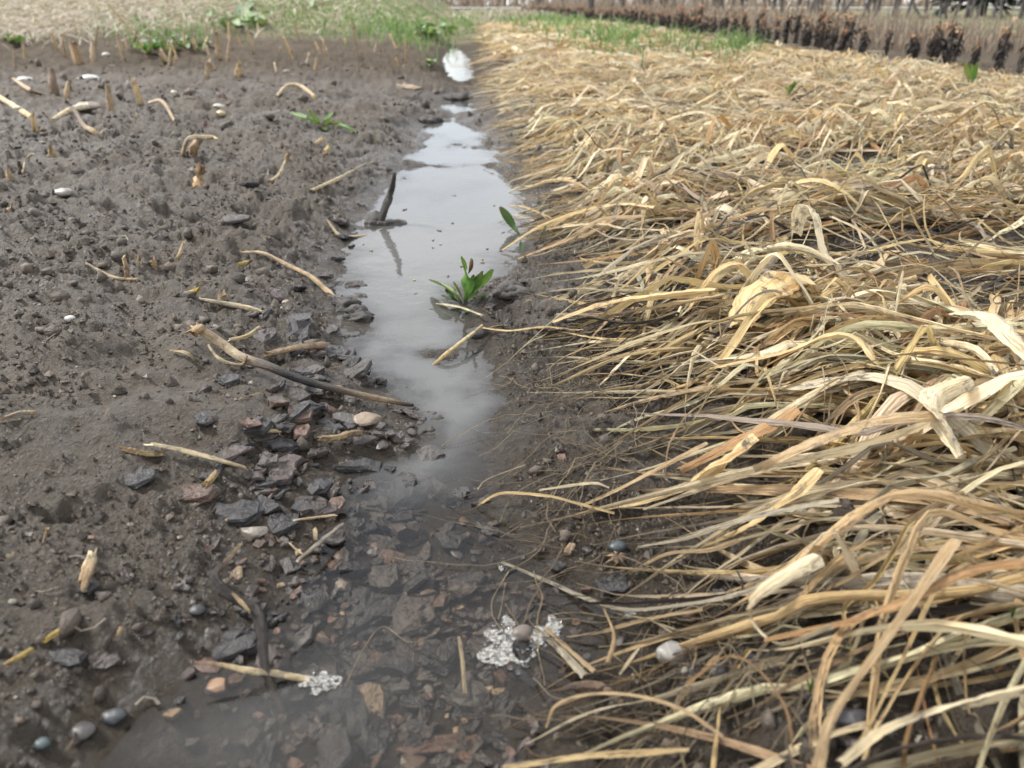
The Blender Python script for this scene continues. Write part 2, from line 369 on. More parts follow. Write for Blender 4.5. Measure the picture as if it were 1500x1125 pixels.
def lump(mb, c, size, col, sub=3, rough=.18, facet=.0, rot=None):
    v, f = ico(sub); s = rng.integers(0, 9999)
    d = 1+rough*fbm(v[:, 0]*1.3+v[:, 2]*.9+s % 97, v[:, 1]*1.3-v[:, 2]*.7+s/97., 4, int(s) % 50)
    v = v*d[:, None]
    if facet:
        for _ in range(9):
            nrm = norm(rng.normal(0, 1, 3)); dd = v@nrm; lim = rng.uniform(.55, .85); v = v-np.maximum(dd-lim, 0)[:, None]*nrm*facet
    v = v*np.asarray(size); a = rng.uniform(0, 6.28) if rot is None else rot
    v = np.c_[v[:, 0]*math.cos(a)-v[:, 1]*math.sin(a), v[:, 0]*math.sin(a)+v[:, 1]*math.cos(a), v[:, 2]]
    mb.add(v+np.asarray(c), f, col)
def chip(mb, c, L_, W_, T_, col, rot=None, tilt=(0, 0), k=None, col2=None):
    """flat angular bark flake with rough layered faces"""
    k = k or rng.integers(8, 12); a = np.sort(np.linspace(0, 2*np.pi, k, endpoint=False)+rng.uniform(-.28, .28, k))
    r = rng.uniform(.62, 1.12, k); ox = np.sign(np.cos(a))*np.abs(np.cos(a))**.7*L_/2*r; oy = np.sign(np.sin(a))*np.abs(np.sin(a))**.7*W_/2*r
    rings = []
    for s, z in ((.86, -.5), (1.0, -.15), (.99, .22), (.90, .46), (.45, .52)):
        j = rng.uniform(.93, 1.07, k); rings.append(np.c_[ox*s*j, oy*s*j, np.full(k, z)*T_+rng.normal(0, .16, k)*T_])
    v = np.vstack(rings+[np.array([[0, 0, .5*T_]]), np.array([[0, 0, -.5*T_]])])
    f4 = [[q*k+i, q*k+(i+1) % k, (q+1)*k+(i+1) % k, (q+1)*k+i] for q in range(4) for i in range(k)]
    f3 = [[4*k+i, 4*k+(i+1) % k, 5*k] for i in range(k)]+[[(i+1) % k, i, 5*k+1] for i in range(k)]
    v[:, 2] += rng.uniform(-.25, .25)*T_*(v[:, 0]/(L_/2))**2*1.5
    rx, ry = tilt; z = v[:, 2]+v[:, 0]*math.tan(ry)+v[:, 1]*math.tan(rx)
    q = rng.uniform(0, 6.28) if rot is None else rot
    v = np.c_[v[:, 0]*math.cos(q)-v[:, 1]*math.sin(q), v[:, 0]*math.sin(q)+v[:, 1]*math.cos(q), z]+np.asarray(c)
    cc = np.tile(np.asarray(col, float), (len(v), 1))
    if col2 is not None: cc[:2*k] = col2
    b = mb.n; mb.add(v, np.array(f4), cc); mb.f.append(np.array(f3)+b)

# ------------------------------------------------------------------ ground sheet
ys = [-4.0]
while ys[-1] < 600:
    y = ys[-1]; ys.append(y + (.15 if y < -.6 else .035 if y < .22 else max(.0032, .0062*y) if y < 4 else .02*y+.01 if y < 60 else .08*y))
ys = np.array(ys); NX = 860
u = np.linspace(-1, 1, NX); us = .55*u+.45*u**3
X = us[None, :]*(1.05+1.25*np.maximum(ys, 0))[:, None]; Y = np.repeat(ys[:, None], NX, 1)
Z = H(X, Y)
def edge_dist(x, y):
    xl = np.interp(y, ELy, ELx); xr = np.interp(y, ERy, ERx); return np.where(x < (xl+xr)/2, xl-x, x-xr)
gd = edge_dist(X, Y)
def build_ground():
    ny = len(ys); i = np.arange(ny-1)[:, None]; j = np.arange(NX-1)[None, :]; a = (i*NX+j).ravel()
    mb = MB(); mb.add(np.stack([X, Y, Z], -1), np.c_[a, a+1, a+NX+1, a+NX], (0, 0, 0))
    o = mb.build('ground', M['mud'], local=False); o['kind'] = 'structure'
    wet = np.clip(sstep(.062, .012, Z)*sstep(.55, .05, gd), 0, 1); wet = np.maximum(wet, .8*sstep(0, .12, X-np.interp(Y, MTy, MTx))*(Y < 9)*(X < 2.7)); wet = np.maximum(wet, .35*sstep(.3, .7, .5+fbm(X*2, Y*2, 2, 200)))  # soil under the straw also darkened here as the mat's shade
    turf = sstep(8.5, 12.5, Y+1.6*fbm(X*.8, Y*.8, 3, 210))*np.where((X > 2.6+.02*Y) & (X < 6.5), 0, 1)
    turf = np.where(Y > 40, 1, turf)
    for nme, arr in (('wet', wet), ('turf', turf)):  # 'wet' holds wetness plus the mat's painted shade
        at = o.data.attributes.new(nme, 'FLOAT', 'POINT'); at.data.foreach_set('value', arr.astype(np.float32).ravel())
build_ground()
def build_water():
    yy = np.concatenate([np.arange(.1, 2, .012), np.arange(2, 11, .05)]); cc = np.linspace(0, 1, 60)
    xl = np.interp(yy, ELy, ELx)-.14; xr = np.interp(yy, ERy, ERx)+.14
    x = xl[:, None]+(xr-xl)[:, None]*cc[None]; y = np.repeat(yy[:, None], 60, 1)
    h = H(x, y); n = len(yy); i = np.arange(n-1)[:, None]; j = np.arange(59)[None, :]; a = (i*60+j).ravel()
    mb = MB(); mb.add(np.stack([x, y, np.zeros_like(x)], -1), np.c_[a, a+1, a+61, a+60], (0, 0, 0))
    o = mb.build('puddle_water', M['water'], local=False); o['kind'] = 'structure'
    tn = 1+.9*fbm(x*14, y*14, 3, 320)
    turb_sheen = tn*5*sstep(-.02, -.16, x)*sstep(.55, .40, y)+np.interp(y, [.30, .63, .70, .78, 1.3], [1.2, 2.5, 34, 105, 80])  # near-left term is a pale veil painted in for the sky's reflection
    mk = 1-np.exp(-turb_sheen*np.clip(-h+.002, 0, 1)); mk = np.clip(mk*(1+.25*fbm(x*4, y*4, 3, 300)), 0, .86)
    at = o.data.attributes.new('murk_sheen', 'FLOAT', 'POINT'); at.data.foreach_set('value', mk.astype(np.float32).ravel())
build_water()
# ------------------------------------------------------------------ straw mat (collapsed dry leaves on the right bed)
PAL = {'cream': (.87, .75, .50), 'golden': (.76, .57, .29), 'tan': (.56, .41, .23), 'greyish': (.48, .43, .32), 'orange brown': (.47, .28, .125), 'blackened': (.075, .062, .05)}
PN = list(PAL); PW = np.array([.46, .27, .15, .05, .03, .04])
def bare(x, y):                                   # patches of open soil inside the mat
    g = np.zeros(np.shape(x))
    for px, py, a, b in ((1410, 374, .26, .13), (985, 962, .05, .03), (1440, 1100, .22, .075), (1180, 1100, .05, .03), (1230, 250, .22, .14), (1040, 640, .07, .05), (1120, 560, .05, .04), (880, 600, .16, .10), (1040, 760, .08, .035)):
        c = on_plane(px, py, .05); g = np.maximum(g, np.exp(-(((x-c[0])/a)**2+((y-c[1])/b)**2)*1.2))
    return g
def clump(x, y): return fbm(x*2.1+3, y*3.0, 2, 430)
def mat_t(x, y):
    e = x-mat_edge(y)-.03*pn(x*3, y*5, 400)
    t = .052*sstep(-.02, .30, e)*(.75+.6*fbm(x*3.2, y*4.5, 2, 410))*(.45+.55*sstep(-.5, -.1, clump(x, y)))
    return np.clip(t, 0, .12)*(1-.9*bare(x, y))*sstep(3.3, 2.6, x-.03*np.maximum(y-8, 0))
def gen_leaves(root, th, ln, wd, N, K, lift, arch, kinkA, kinkT, roll0, twist, wander, ci, droop=True):
    L = len(root); t = np.linspace(0, 1, N)[None]
    dh = np.cumsum(rng.normal(0, 1, (L, N)), 1)/math.sqrt(N)*wander[:, None]
    ker = np.ones(5)/5; dh = np.apply_along_axis(lambda a: np.convolve(np.pad(a, 2, 'edge'), ker, 'valid'), 1, dh)
    hd = th[:, None]+dh; ds = (ln/(N-1))[:, None]
    ez = arch[:, None]*np.sin(np.pi*np.clip(t*1.05, 0, 1))**1.5 + kinkA[:, None]*np.clip(1-np.abs(t-kinkT[:, None])/.22, 0, 1)**1.2
    slope = np.gradient(ez, axis=1)/np.maximum(ds, 1e-4); hs = ds/np.sqrt(1+np.clip(slope, -3, 3)**2)
    x = root[:, :1]+np.cumsum(np.cos(hd)*hs, 1); y = root[:, 1:]+np.cumsum(np.sin(hd)*hs, 1)
    z = H(x, y, False) + .012 + lift[:, None]*mat_t(x, y) + ez
    z = z + (.004+.010*(mat_t(x, y) > .01))*np.sin(t*rng.uniform(4, 14, (L, 1))+rng.uniform(0, 6, (L, 1)))*lift[:, None]
    W = wd[:, None]*(np.clip(.75+.35*np.sin(np.pi*(t*.8+.15)), 0, 2))*np.clip((1-t)*3.2, .12, 1)**.8*(1+.10*rng.normal(0, 1, (L, N)))
    kt = np.abs(t-kinkT[:, None]) < .05; W = np.where(kt & (kinkA[:, None] > .01), W*.75, W)
    roll = roll0[:, None]+twist[:, None]*t+.25*np.sin(t*rng.uniform(3, 12, (L, 1))+rng.uniform(0, 6, (L, 1)))
    cup = rng.uniform(-.55, .6, (L, 1))*np.ones((1, N))
    pl = rng.normal(0, .10, (L, 1, K))+rng.normal(0, .035, (L, N, K)) if K > 3 else None
    V, f, U = ribbons(np.stack([x, y, z], -1), W, roll, cup, K, pl)
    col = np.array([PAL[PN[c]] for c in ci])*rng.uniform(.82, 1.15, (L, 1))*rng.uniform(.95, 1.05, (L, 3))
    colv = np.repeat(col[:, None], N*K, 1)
    tt = np.repeat(np.broadcast_to(t, (L, N))[:, :, None], K, 2).reshape(L, -1, 1)   # leaf tips withered and darker
    tipd = sstep(.72, 1.0, tt)*rng.uniform(0, .7, (L, 1, 1)); colv = colv*(1-tipd)+np.array([.22, .15, .08])*tipd
    return V, f, U, colv, x, y
def zone(y0, y1, xw, dens, N, K, wsc, lsc, loops=.1, cl=7):
    """crowns scattered over y0..y1, each throwing a bundle of leaves towards the channel"""
    area = (y1-y0)*xw; nc = int(dens*area/cl); cyy = rng.uniform(y0, y1, nc); cx = mat_edge(cyy)+rng.uniform(-.02, xw, nc)
    k = rng.poisson(cl, nc)+1; idx = np.repeat(np.arange(nc), k); L = len(idx)
    rx = cx[idx]+rng.normal(0, .03, L)*wsc; ry = cyy[idx]+rng.normal(0, .022, L)*wsc
    th = R(192)+R(30)*fbm(rx*1.1, ry*1.1, 2, 500)*1.6+rng.normal(0, R(9), nc)[idx]+rng.normal(0, R(13), L)
    thin = rng.random(L) < .34; odd = rng.random(L) < np.where(thin, .22, .03); th = np.where(odd, rng.uniform(0, 6.28, L), th)
    ln = rng.gamma(5, .065, L)*lsc+.06; rx = rx+np.where(odd, 0, ln*.55)        # so that the bundle's middle sits at the crown
    wd = np.clip(rng.gamma(2.4, .0036, L), .0022, .019)*wsc
    wd = np.where(thin, rng.uniform(.0018, .005, L)*wsc, wd)
    mx_, my_ = rx+np.cos(th)*ln*.5, ry+np.sin(th)*ln*.5
    tx_, ty_ = rx+np.cos(th)*ln, ry+np.sin(th)*ln; te = tx_-mat_edge(ty_)
    ln = np.where(te < -.10, np.maximum(ln+(te+.10), .07), ln); wd = np.where(te < -.05, np.minimum(wd, .007), wd)
    e = mx_-mat_edge(my_); keep = (rng.random(L) > bare(mx_, my_)*1.25)&(rng.random(L) > bare(rx, ry)*.8)&(rng.random(L) > bare(tx_, ty_)*.55)
    keep &= (e > -.12) & (rng.random(L) < sstep(-.16, .16, e)+.05) & (clump(mx_, my_) > rng.uniform(-.55, -.28, L)) & (rng.random(L) < sstep(3.4, 2.7, rx-.03*np.maximum(ry-8, 0)))
    lift = rng.random(L)**.8*1.05
    arch = np.where(rng.random(L) < .35, rng.gamma(2, .007, L), 0)*np.clip(wsc, 1, 1.4)
    loop = (rng.random(L) < loops)&(e > .08); kA = np.where(loop, rng.uniform(.015, .065, L), 0); kT = rng.uniform(.25, .75, L)
    roll0 = rng.normal(0, .65, L); tw = np.where(rng.random(L) < .5, rng.normal(0, 2.2, L), rng.normal(0, .4, L))
    wan = np.where(thin, rng.uniform(.5, 1.8, L), rng.uniform(.15, 1.1, L))
    ci = rng.choice(len(PN), L, p=PW/PW.sum())
    # low damp leaves coloured darker as gap shade; blackened strands along its wet fringe
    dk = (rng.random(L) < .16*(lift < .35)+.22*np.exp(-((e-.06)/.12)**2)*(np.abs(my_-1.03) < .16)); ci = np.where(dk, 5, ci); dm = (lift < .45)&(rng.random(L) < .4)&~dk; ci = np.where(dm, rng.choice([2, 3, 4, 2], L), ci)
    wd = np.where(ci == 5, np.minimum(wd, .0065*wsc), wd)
    q = np.where(keep)[0]
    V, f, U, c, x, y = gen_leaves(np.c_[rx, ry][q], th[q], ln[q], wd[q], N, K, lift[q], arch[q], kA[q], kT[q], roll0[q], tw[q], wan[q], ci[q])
    return dict(V=V, f=f, U=U, c=c, wd=wd[q], ci=ci[q], loop=loop[q], thin=thin[q], x=x, y=y, ln=ln[q], lift=lift[q])
Z1 = zone(.20, 1.05, 1.15, 2700, 24, 5, .92, .95, .12)
Z2 = zone(1.05, 2.5, 2.5, 1500, 14, 3, .88, .85, .26)
Z3 = zone(2.5, 6.0, 4.6, 800, 8, 2, 1.0, .85, .30)
Z4 = zone(6.0, 18, 7.0, 170, 6, 2, 2.0, 1.1, .30)
leaf_count = 0
LM = [((1140,440),'by the tunnel-shaped leaf'),((1255,360),'by the thin open loop straw'),((1390,370),'round the bare soil patch'),((1450,500),'by the blunt-ended wide leaf'),((1380,610),'by the folded wide leaf'),((1250,520),'by the humped golden leaf'),((1080,660),'by the flat orange leaf'),((1240,650),'by the mildewed tan leaf'),((1000,720),'by the long broad golden leaf'),((1120,890),'by the hairpin leaf'),((1300,930),'by the stalk with a blunt head'),((1430,840),'by the thick orange leaf'),((1370,1050),'by the twisted soil corner leaf'),((1050,980),'by the round veined pebble'),((900,1020),'by the woody twig'),((880,450),'by the golden bundle leaf'),((930,560),'among the fine rootlets'),((1180,340),'by the whitish crumpled fold'),((850,310),'over the far water edge'),((1000,270),'uphill of the pool'),((1480,720),'where the mat is thickest'),((1200,780),'between the hairpin and the mildewed leaf')]
def leaf_label(ci, wd, loop, thin, px, py):
    where = min(LM, key=lambda q: (q[0][0]-px)**2+(q[0][1]-py)**2*2)[1]
    k = PN[ci]; wn = 'threadlike' if thin else 'broad' if wd > .014 else 'narrow'
    st = 'bent up into a peak' if loop else 'lying flat'
    return f'{wn} {k} dry leaf {st} {where}', f'{wn} {k} dried leaves {st} {where}'
def emit(Zs, nind):
    sc = []
    for zi, z in enumerate(Zs):
        n = z['V'].shape[1]; mid = z['V'].mean(1); px, py, dz = to_px(mid)
        s = (np.maximum(z['wd'], .004)*z['ln'])/np.maximum(dz, .1)**2*(.3+z['lift'])
        s = np.where((px > -60)&(px < 1560)&(py > 0)&(py < 1150)&(dz > .2), s, 0)
        sc += [(a, zi, i) for i, a in enumerate(s)]
    sc.sort(reverse=True); pick = {(zi, i) for _, zi, i in sc[:nind]}
    rest = MB()
    for zi, z in enumerate(Zs):
        L, nv, _ = z['V'].shape; own = np.zeros(L, bool)
        for i in range(L):
            if (zi, i) in pick:
                own[i] = True; mb = MB(); mb.add(z['V'][i], z['f'], z['c'][i], z['U'][i])
                lab, grp = leaf_label(z['ci'][i], z['wd'][i], z['loop'][i], z['thin'][i], *to_px(z['V'][i].mean(0))[:2])
                tag(mb.build('dry_leaf', M['straw']), lab, 'dry leaf', grp)
        q = np.where(~own)[0]; ff = (z['f'][None]+(np.arange(len(q))*nv)[:, None, None]).reshape(-1, 4)
        rest.add(z['V'][q].reshape(-1, 3), ff, z['c'][q].reshape(-1, 3), z['U'][q].reshape(-1, 3))
    o = rest.build('straw_mat', M['straw'], local=False); tag(o, 'matted bed of collapsed tan dried leaves beside the puddle', 'straw', None, 'stuff')
emit([Z1, Z2, Z3, Z4], 232)

def hero_leaf(pts, wpx, colname, label, lifts=None, roll=0., twist=0., cup=.3, N=30, K=5, colmul=1., wprof=None, name='dry_leaf', group=None, cat='dry leaf', upright=False):
    lifts = lifts or [.012]*len(pts)
    if len(lifts) != len(pts): lifts = list(np.interp(np.linspace(0, 1, len(pts)), np.linspace(0, 1, len(lifts)), lifts))
    w3 = [P(a, b, l) for (a, b), l in zip(pts, lifts)]
    for p_, l in zip(w3, lifts): p_[2] = max(p_[2], float(mat_t(p_[0], p_[1]))*.0+p_[2])
    if upright:                                    # standing folds: all points in one vertical plane over the base
        b0, b1 = P(*pts[0], lifts[0]), P(*pts[-1], lifts[-1])
        for i_, (a, b) in enumerate(pts):
            y_ = b0[1]+(b1[1]-b0[1])*i_/(len(pts)-1); d = ray(a, b); w3[i_] = np.array([d[0]*y_/d[1], y_, CAM_H+d[2]*y_/d[1]])
    C = resample(w3, N); wp = np.atleast_1d(np.array(wpx, float)); m_ = np.mean([mpp(a, b) for a, b in pts])
    W = np.interp(np.linspace(0, 1, N), np.linspace(0, 1, len(wp)), wp)*m_*(1+.06*rng.normal(0, 1, N))
    V, f, U = ribbons(C[None], W[None], (roll+twist*np.linspace(0, 1, N)+.15*np.sin(np.linspace(0, 7, N)+rng.uniform(0, 6)))[None], np.full((1, N), cup), K, rng.normal(0, .06, (1, 1, K))+rng.normal(0, .02, (1, N, K)))
    mb = MB(); mb.add(V[0], f, np.array(PAL[colname])*colmul, U[0])
    return tag(mb.build(name, M['straw']), label, cat, group)
HL = [ # points, width px, colour, label, lifts, roll, twist
 ([(700,740),(735,722),(800,726),(840,735),(900,752)], [5,7,7,5], 'golden', 'thin wavy golden strand reaching from the mat into the puddle edge', [.004,.02,.02,.01], 0, 0),
 ([(862,748),(940,735),(1010,710),(1060,680),(1105,642)], [8,14,22,28], 'golden', 'long broad golden leaf slanting down to the muddy bank', [.006,.012,.02,.05,.07], .2, .3),
 ([(850,742),(900,720),(960,690),(1035,652)], [5,9,12,12], 'tan', 'narrow tan leaf lying alongside the broad golden one', [.006,.012,.02,.04], .1, .5),
 ([(790,718),(830,712),(870,708),(892,716)], [5,6,6,4], 'cream', 'short pale straw with a kinked end on the bare mud', [.006,.010,.014,.008], 0, 0),
 ([(935,800),(1000,790),(1060,770),(1150,748),(1230,735)], [5,8,10,14], 'greyish', 'long greyish leaf running over the dark clod', [.006,.02,.03,.05,.06], 0, .6),
 ([(1020,805),(1075,782),(1120,760),(1165,725),(1200,690)], [8,14,20,20], 'golden', 'golden leaf with an orange middle draped down the mat edge', [.01,.02,.04,.06,.07], .1, .2),
 ([(922,840),(975,812),(1040,805),(1090,788)], [4,7,8,8], 'tan', 'thin tan leaf whose tip touches the flat dark stone', [.006,.012,.02,.03], 0, 0),
 ([(735,822),(800,850),(860,876),(920,892),(1010,886),(1080,872),(1135,850)], [6,9,9,10,12,14], 'greyish', 'long grey waterlogged leaf sagging into the puddle', [.012,.006,.008,.012,.02,.03,.04], 0, .4),
 ([(830,933),(880,925),(940,908),(1030,893)], [4,6,8,9], 'tan', 'slender tan leaf crossing the foam by the pebble', [.008,.010,.012,.03], 0, 0),
 ([(788,922),(820,950),(858,990)], [9,12,12], 'greyish', 'grey flattened stalk floating out from the foam patch', [.014,.012,.012], 0, .1),
 ([(800,918),(838,952),(872,982)], [7,8,8], 'tan', 'tan straw floating beside the grey flattened stalk', [.015,.015,.016], 0, .1),
 ([(1200,818),(1135,853),(1102,880),(1100,905),(1122,934),(1150,944),(1215,922)], [24,20,11,9,9,9,12], 'cream', 'cream leaf folded back on itself in a hairpin', [.07,.06,.05,.035,.03,.03,.05], .2, .9),
 ([(1198,1125),(1215,1060),(1250,1005),(1300,935),(1345,870),(1398,795)], [14,12,11,12,14,24], 'tan', 'long straight stalk with a blunt head lying across the other leaves', [.06,.065,.07,.075,.08,.085], .3, .2),
 ([(1230,1122),(1290,1076),(1370,1046),(1440,1030),(1510,1012)], [14,18,20,24,24], 'cream', 'twisted cream leaf bordering the bare soil corner', [.03,.04,.05,.055,.06], .3, 1.2),
 ([(1120,938),(1250,912),(1330,880),(1420,838),(1510,826)], [9,14,19,20,20], 'orange brown', 'thick orange leaf sloping through the pale ones', [.03,.05,.07,.075,.08], .2, .3),
 ([(1085,480),(1098,448),(1128,426),(1162,424),(1192,450)], [30,50,70,64,26], 'golden', 'broad orange-cream leaf arched like a small tunnel', [.03,.065,.095,.095,.03], .25, .1),
 ([(1040,540),(1150,520),(1215,494),(1255,500),(1282,530),(1290,562)], [8,12,17,20,20,10], 'golden', 'golden leaf rising to a hump and dropping at its end', [.03,.05,.08,.085,.07,.04], .4, .3),
 ([(1218,318),(1268,345),(1293,385),(1268,402),(1235,406)], [6,8,8,8,6], 'cream', 'thin cream straw bent in an open loop over bare soil', [.09,.09,.07,.05,.03], .2, .2),
 ([(1088,440),(1108,400),(1137,374),(1160,402),(1196,462)], [10,12,12,13,13], 'cream', 'cream leaf folded into a sharp peak behind the tunnel leaf', [.04,.09,.13,.10,.05], .3, .2),
 ([(1008,456),(1045,402),(1080,388),(1105,412)], [9,12,13,12], 'golden', 'golden leaf kinked near its top beside the sharp peak', [.03,.08,.10,.07], .3, .2),
 ([(1398,462),(1440,478),(1475,508),(1515,540)], [18,36,36,34], 'cream', 'wide pale leaf with a rounded blunt end', [.08,.09,.09,.08], .3, .2),
 ([(1420,560),(1375,578),(1358,600),(1378,632),(1402,668)], [20,26,34,34,24], 'cream', 'wide cream leaf folded over with a rounded bend', [.09,.10,.10,.085,.06], .5, .4),
 ([(1165,345),(1172,312),(1190,318),(1203,370),(1228,392)], [14,22,24,22,14], 'cream', 'whitish leaf standing up in a narrow crumpled fold', [.06,.13,.13,.08,.05], .5, .2),
 ([(995,692),(1070,655),(1140,620),(1170,602)], [12,22,26,24], 'orange brown', 'orange flattened leaf ending on the open mud', [.012,.03,.05,.06], .2, .2),
 ([(1105,688),(1200,650),(1290,625),(1380,612)], [16,24,24,22], 'tan', 'wide tan leaf flecked with mildew running across the mat', [.04,.06,.07,.08], .2, .2),
 ([(735,366),(790,332),(850,310),(910,300),(960,305)], [4,6,8,9,9], 'golden', 'golden strand overhanging the far water edge', [.006,.03,.05,.06,.06], 0, 0),
 ([(760,378),(830,352),(880,325),(940,318)], [5,8,9,9], 'tan', 'tan strand hanging over the wet bank behind the weed', [.006,.03,.05,.06], 0, .2),
 ([(705,480),(745,484),(800,478),(845,484),(872,480)], [5,7,7,5,4], 'golden', 'knotted golden stem running from the weed over the mud', [.008,.012,.014,.012,.01], 0, .2),
 ([(640,444),(672,448),(708,462)], [4,6,5], 'cream', 'pale straw bent at the foot of the dandelion weed', [.010,.014,.012], 0, 0),
 ([(738,1123),(850,1108),(940,1102),(1010,1098)], [10,12,12,8], 'golden', 'yellow straw lying along the clear shallow water', [.014,.016,.02,.03], 0, .2),
 ([(810,470),(880,448),(960,432),(1050,428)], [8,14,16,18], 'golden', 'golden bundle leaf pointing at the weed', [.02,.04,.06,.07], .2, .4),
 ([(815,462),(900,458),(980,448),(1060,440)], [6,9,12,12], 'tan', 'tan leaf beneath the golden bundle leaf', [.015,.03,.04,.05], .2, .4),
 ([(885,890),(900,930),(890,970)], [4,7,7], 'tan', 'short brown blade standing out of the shallow water', [.01,.02,.04], .4, 0),
 ([(672,930),(677,965),(681,1010)], [4,7,5], 'cream', 'pale bent straw under the water beside the bark bed', [.012,.012,.012], 0, 0),
 ([(908,985),(920,968),(936,946)], [4,6,5], 'cream', 'short white straw with a hooked tip near the grey pebble', [.02,.03,.04], 0, 0),
 ([(1010,1000),(1065,965),(1110,985),(1150,1040),(1160,1100)], [8,10,10,10,9], 'orange brown', 'brown ribbon leaf curling downward near the grey pebble', [.03,.05,.05,.05,.05], .3, 1.),
 ([(800,1062),(815,1030),(860,1015),(930,1018),(1000,1040),(1060,1080)], [5,8,9,9,9,8], 'tan', 'tan leaf bowed around the dark stones at the mat corner', [.012,.03,.04,.05,.05,.05], .2, .4),
]
for pts, wp, cn_, lab, lf, rl, tw in HL: hero_leaf(pts, wp, cn_, lab, lf, rl, tw, upright=any(q in lab for q in ('tunnel', 'peak', 'kinked near', 'crumpled fold', 'open loop', 'rounded bend')))
# ------------------------------------------------------------------ soil crumbs and loose fines (uncountable)
def crumbs():
    v0, f0 = ico(1); mb = MB(); n = 24000
    yy = np.exp(rng.uniform(math.log(.28), math.log(5.5), n)); lo, hi = -.75-.75*yy, .6+.55*yy
    xx = lo+(hi-lo)*rng.random(n); d = edge_dist(xx, yy)
    sm = np.exp(-(((xx+.30)/.22)**2+((yy-.80)/.20)**2))
    cl = fbm(xx*2.5, yy*2.5, 3, 700)
    keep = (d > .03)&(rng.random(n) < np.clip(.35+1.1*cl, .06, 1)*(1-.7*sm)*np.where(xx > 0, .55, 1)); xx, yy = xx[keep], yy[keep]; n = len(xx)
    s = np.clip(.0016*(rng.pareto(1.9, n)+1), 0, .0095)*np.clip(.6+.45*yy, .7, 2.2); zz = H(xx, yy)+s*.25
    D = 1+.30*rng.normal(0, 1, (n, len(v0))); a = rng.uniform(0, 6.28, n)
    V = v0[None]*np.clip(D, .5, 1.6)[..., None]*(s[:, None]*rng.uniform(.6, 1.3, (n, 3)))[:, None, :]
    V = V+np.stack([xx, yy, zz], -1)[:, None]
    c = np.array([.092, .072, .053])*rng.uniform(.6, 1.7, (n, 1)); pale = rng.random(n) < .035; c[pale] = np.array([.30, .27, .22])
    F_ = (f0[None]+(np.arange(n)*len(v0))[:, None, None]).reshape(-1, 3)
    mb.add(V.reshape(-1, 3), F_, np.repeat(c, len(v0), 0))
    tag(mb.build('soil_crumbs', M['clod'], smooth=True, local=False), 'loose crumbs of dark soil over the mud', 'soil crumbs', None, 'stuff')
crumbs()
def grit():                                         # finest granules of the tilth
    v0 = np.array([(1,0,0),(-1,0,0),(0,1,0),(0,-1,0),(0,0,1),(0,0,-1)], float); f0 = np.array([(0,2,4),(2,1,4),(1,3,4),(3,0,4),(2,0,5),(1,2,5),(3,1,5),(0,3,5)])
    n = 60000; yy = np.exp(rng.uniform(math.log(.30), math.log(3.0), n)); lo, hi = -.35-.62*yy, .40+.45*yy; xx = lo+(hi-lo)*rng.random(n)
    keep = (edge_dist(xx, yy) > .02)&(rng.random(n) < np.clip(.5+1.3*fbm(xx*5, yy*5, 3, 710), .05, 1)*np.where(xx > mat_edge(yy)+.05, .3, 1)); xx, yy = xx[keep], yy[keep]; n = len(xx)
    s = rng.gamma(3, .00055, n)*np.clip(.6+.5*yy, .8, 2.0); V = v0[None]*(1+.35*rng.normal(0, 1, (n, 6)))[..., None]*(s[:, None]*rng.uniform(.6, 1.4, (n, 3)))[:, None]
    a = rng.uniform(0, 6.28, n); ca, sa = np.cos(a)[:, None], np.sin(a)[:, None]; V = np.stack([V[..., 0]*ca-V[..., 1]*sa, V[..., 0]*sa+V[..., 1]*ca, V[..., 2]], -1)
    V = V+np.stack([xx, yy, H(xx, yy)+s*.3], -1)[:, None]; c = np.array([.092, .072, .053])*rng.uniform(.45, 1.6, (n, 1)); c[rng.random(n) < .03] = (.34, .31, .26)
    mb = MB(); mb.add(V.reshape(-1, 3), (f0[None]+(np.arange(n)*6)[:, None, None]).reshape(-1, 3), np.repeat(c, 6, 0))
    tag(mb.build('soil_grit', M['clod'], smooth=False, local=False), 'fine granules of dark tilth sprinkled over the mud', 'soil grit', None, 'stuff')
grit()
def straw_bits():                                   # tiny chopped fibres trodden into the mud
    n = 700; yy = np.exp(rng.uniform(math.log(.32), math.log(7), n)); xx = (-.5-.7*yy)+(rng.random(n))*(.9+1.25*yy)
    k = edge_dist(xx, yy) > .0; k &= xx < mat_edge(yy)+.15; xx, yy = xx[k], yy[k]; L = len(xx); N = 4
    th = rng.uniform(0, 6.28, L); ln = rng.gamma(2, .007, L)*np.clip(.7+.4*yy, .8, 2.5); t = np.linspace(-.5, .5, N)[None]
    cv = rng.normal(0, .8, (L, 1)); x = xx[:, None]+np.cos(th[:, None]+cv*t)*ln[:, None]*t; y = yy[:, None]+np.sin(th[:, None]+cv*t)*ln[:, None]*t
    z = H(x, y)+.0035; z = np.maximum(z, z.mean(1, keepdims=True)-.001)
    W = np.repeat((rng.uniform(.0008, .0028, L)*np.clip(.7+.4*yy, .8, 2.2))[:, None], N, 1)
    V, f, U = ribbons(np.stack([x, y, z], -1), W, rng.normal(0, .4, (L, 1))*np.ones((1, N)), np.full((L, N), .3), 3)
    c = np.array([[.50, .40, .25], [.42, .30, .16], [.25, .17, .10], [.55, .50, .40]])[rng.integers(0, 4, L)]
    mb = MB(); mb.add(V.reshape(-1, 3), (f[None]+(np.arange(L)*V.shape[1])[:, None, None]).reshape(-1, 4), np.repeat(c, V.shape[1], 0), U.reshape(-1, 3))
    tag(mb.build('straw_litter', M['straw'], local=False), 'tiny chopped straw fibres trodden into the mud', 'straw litter', None, 'stuff')
straw_bits()
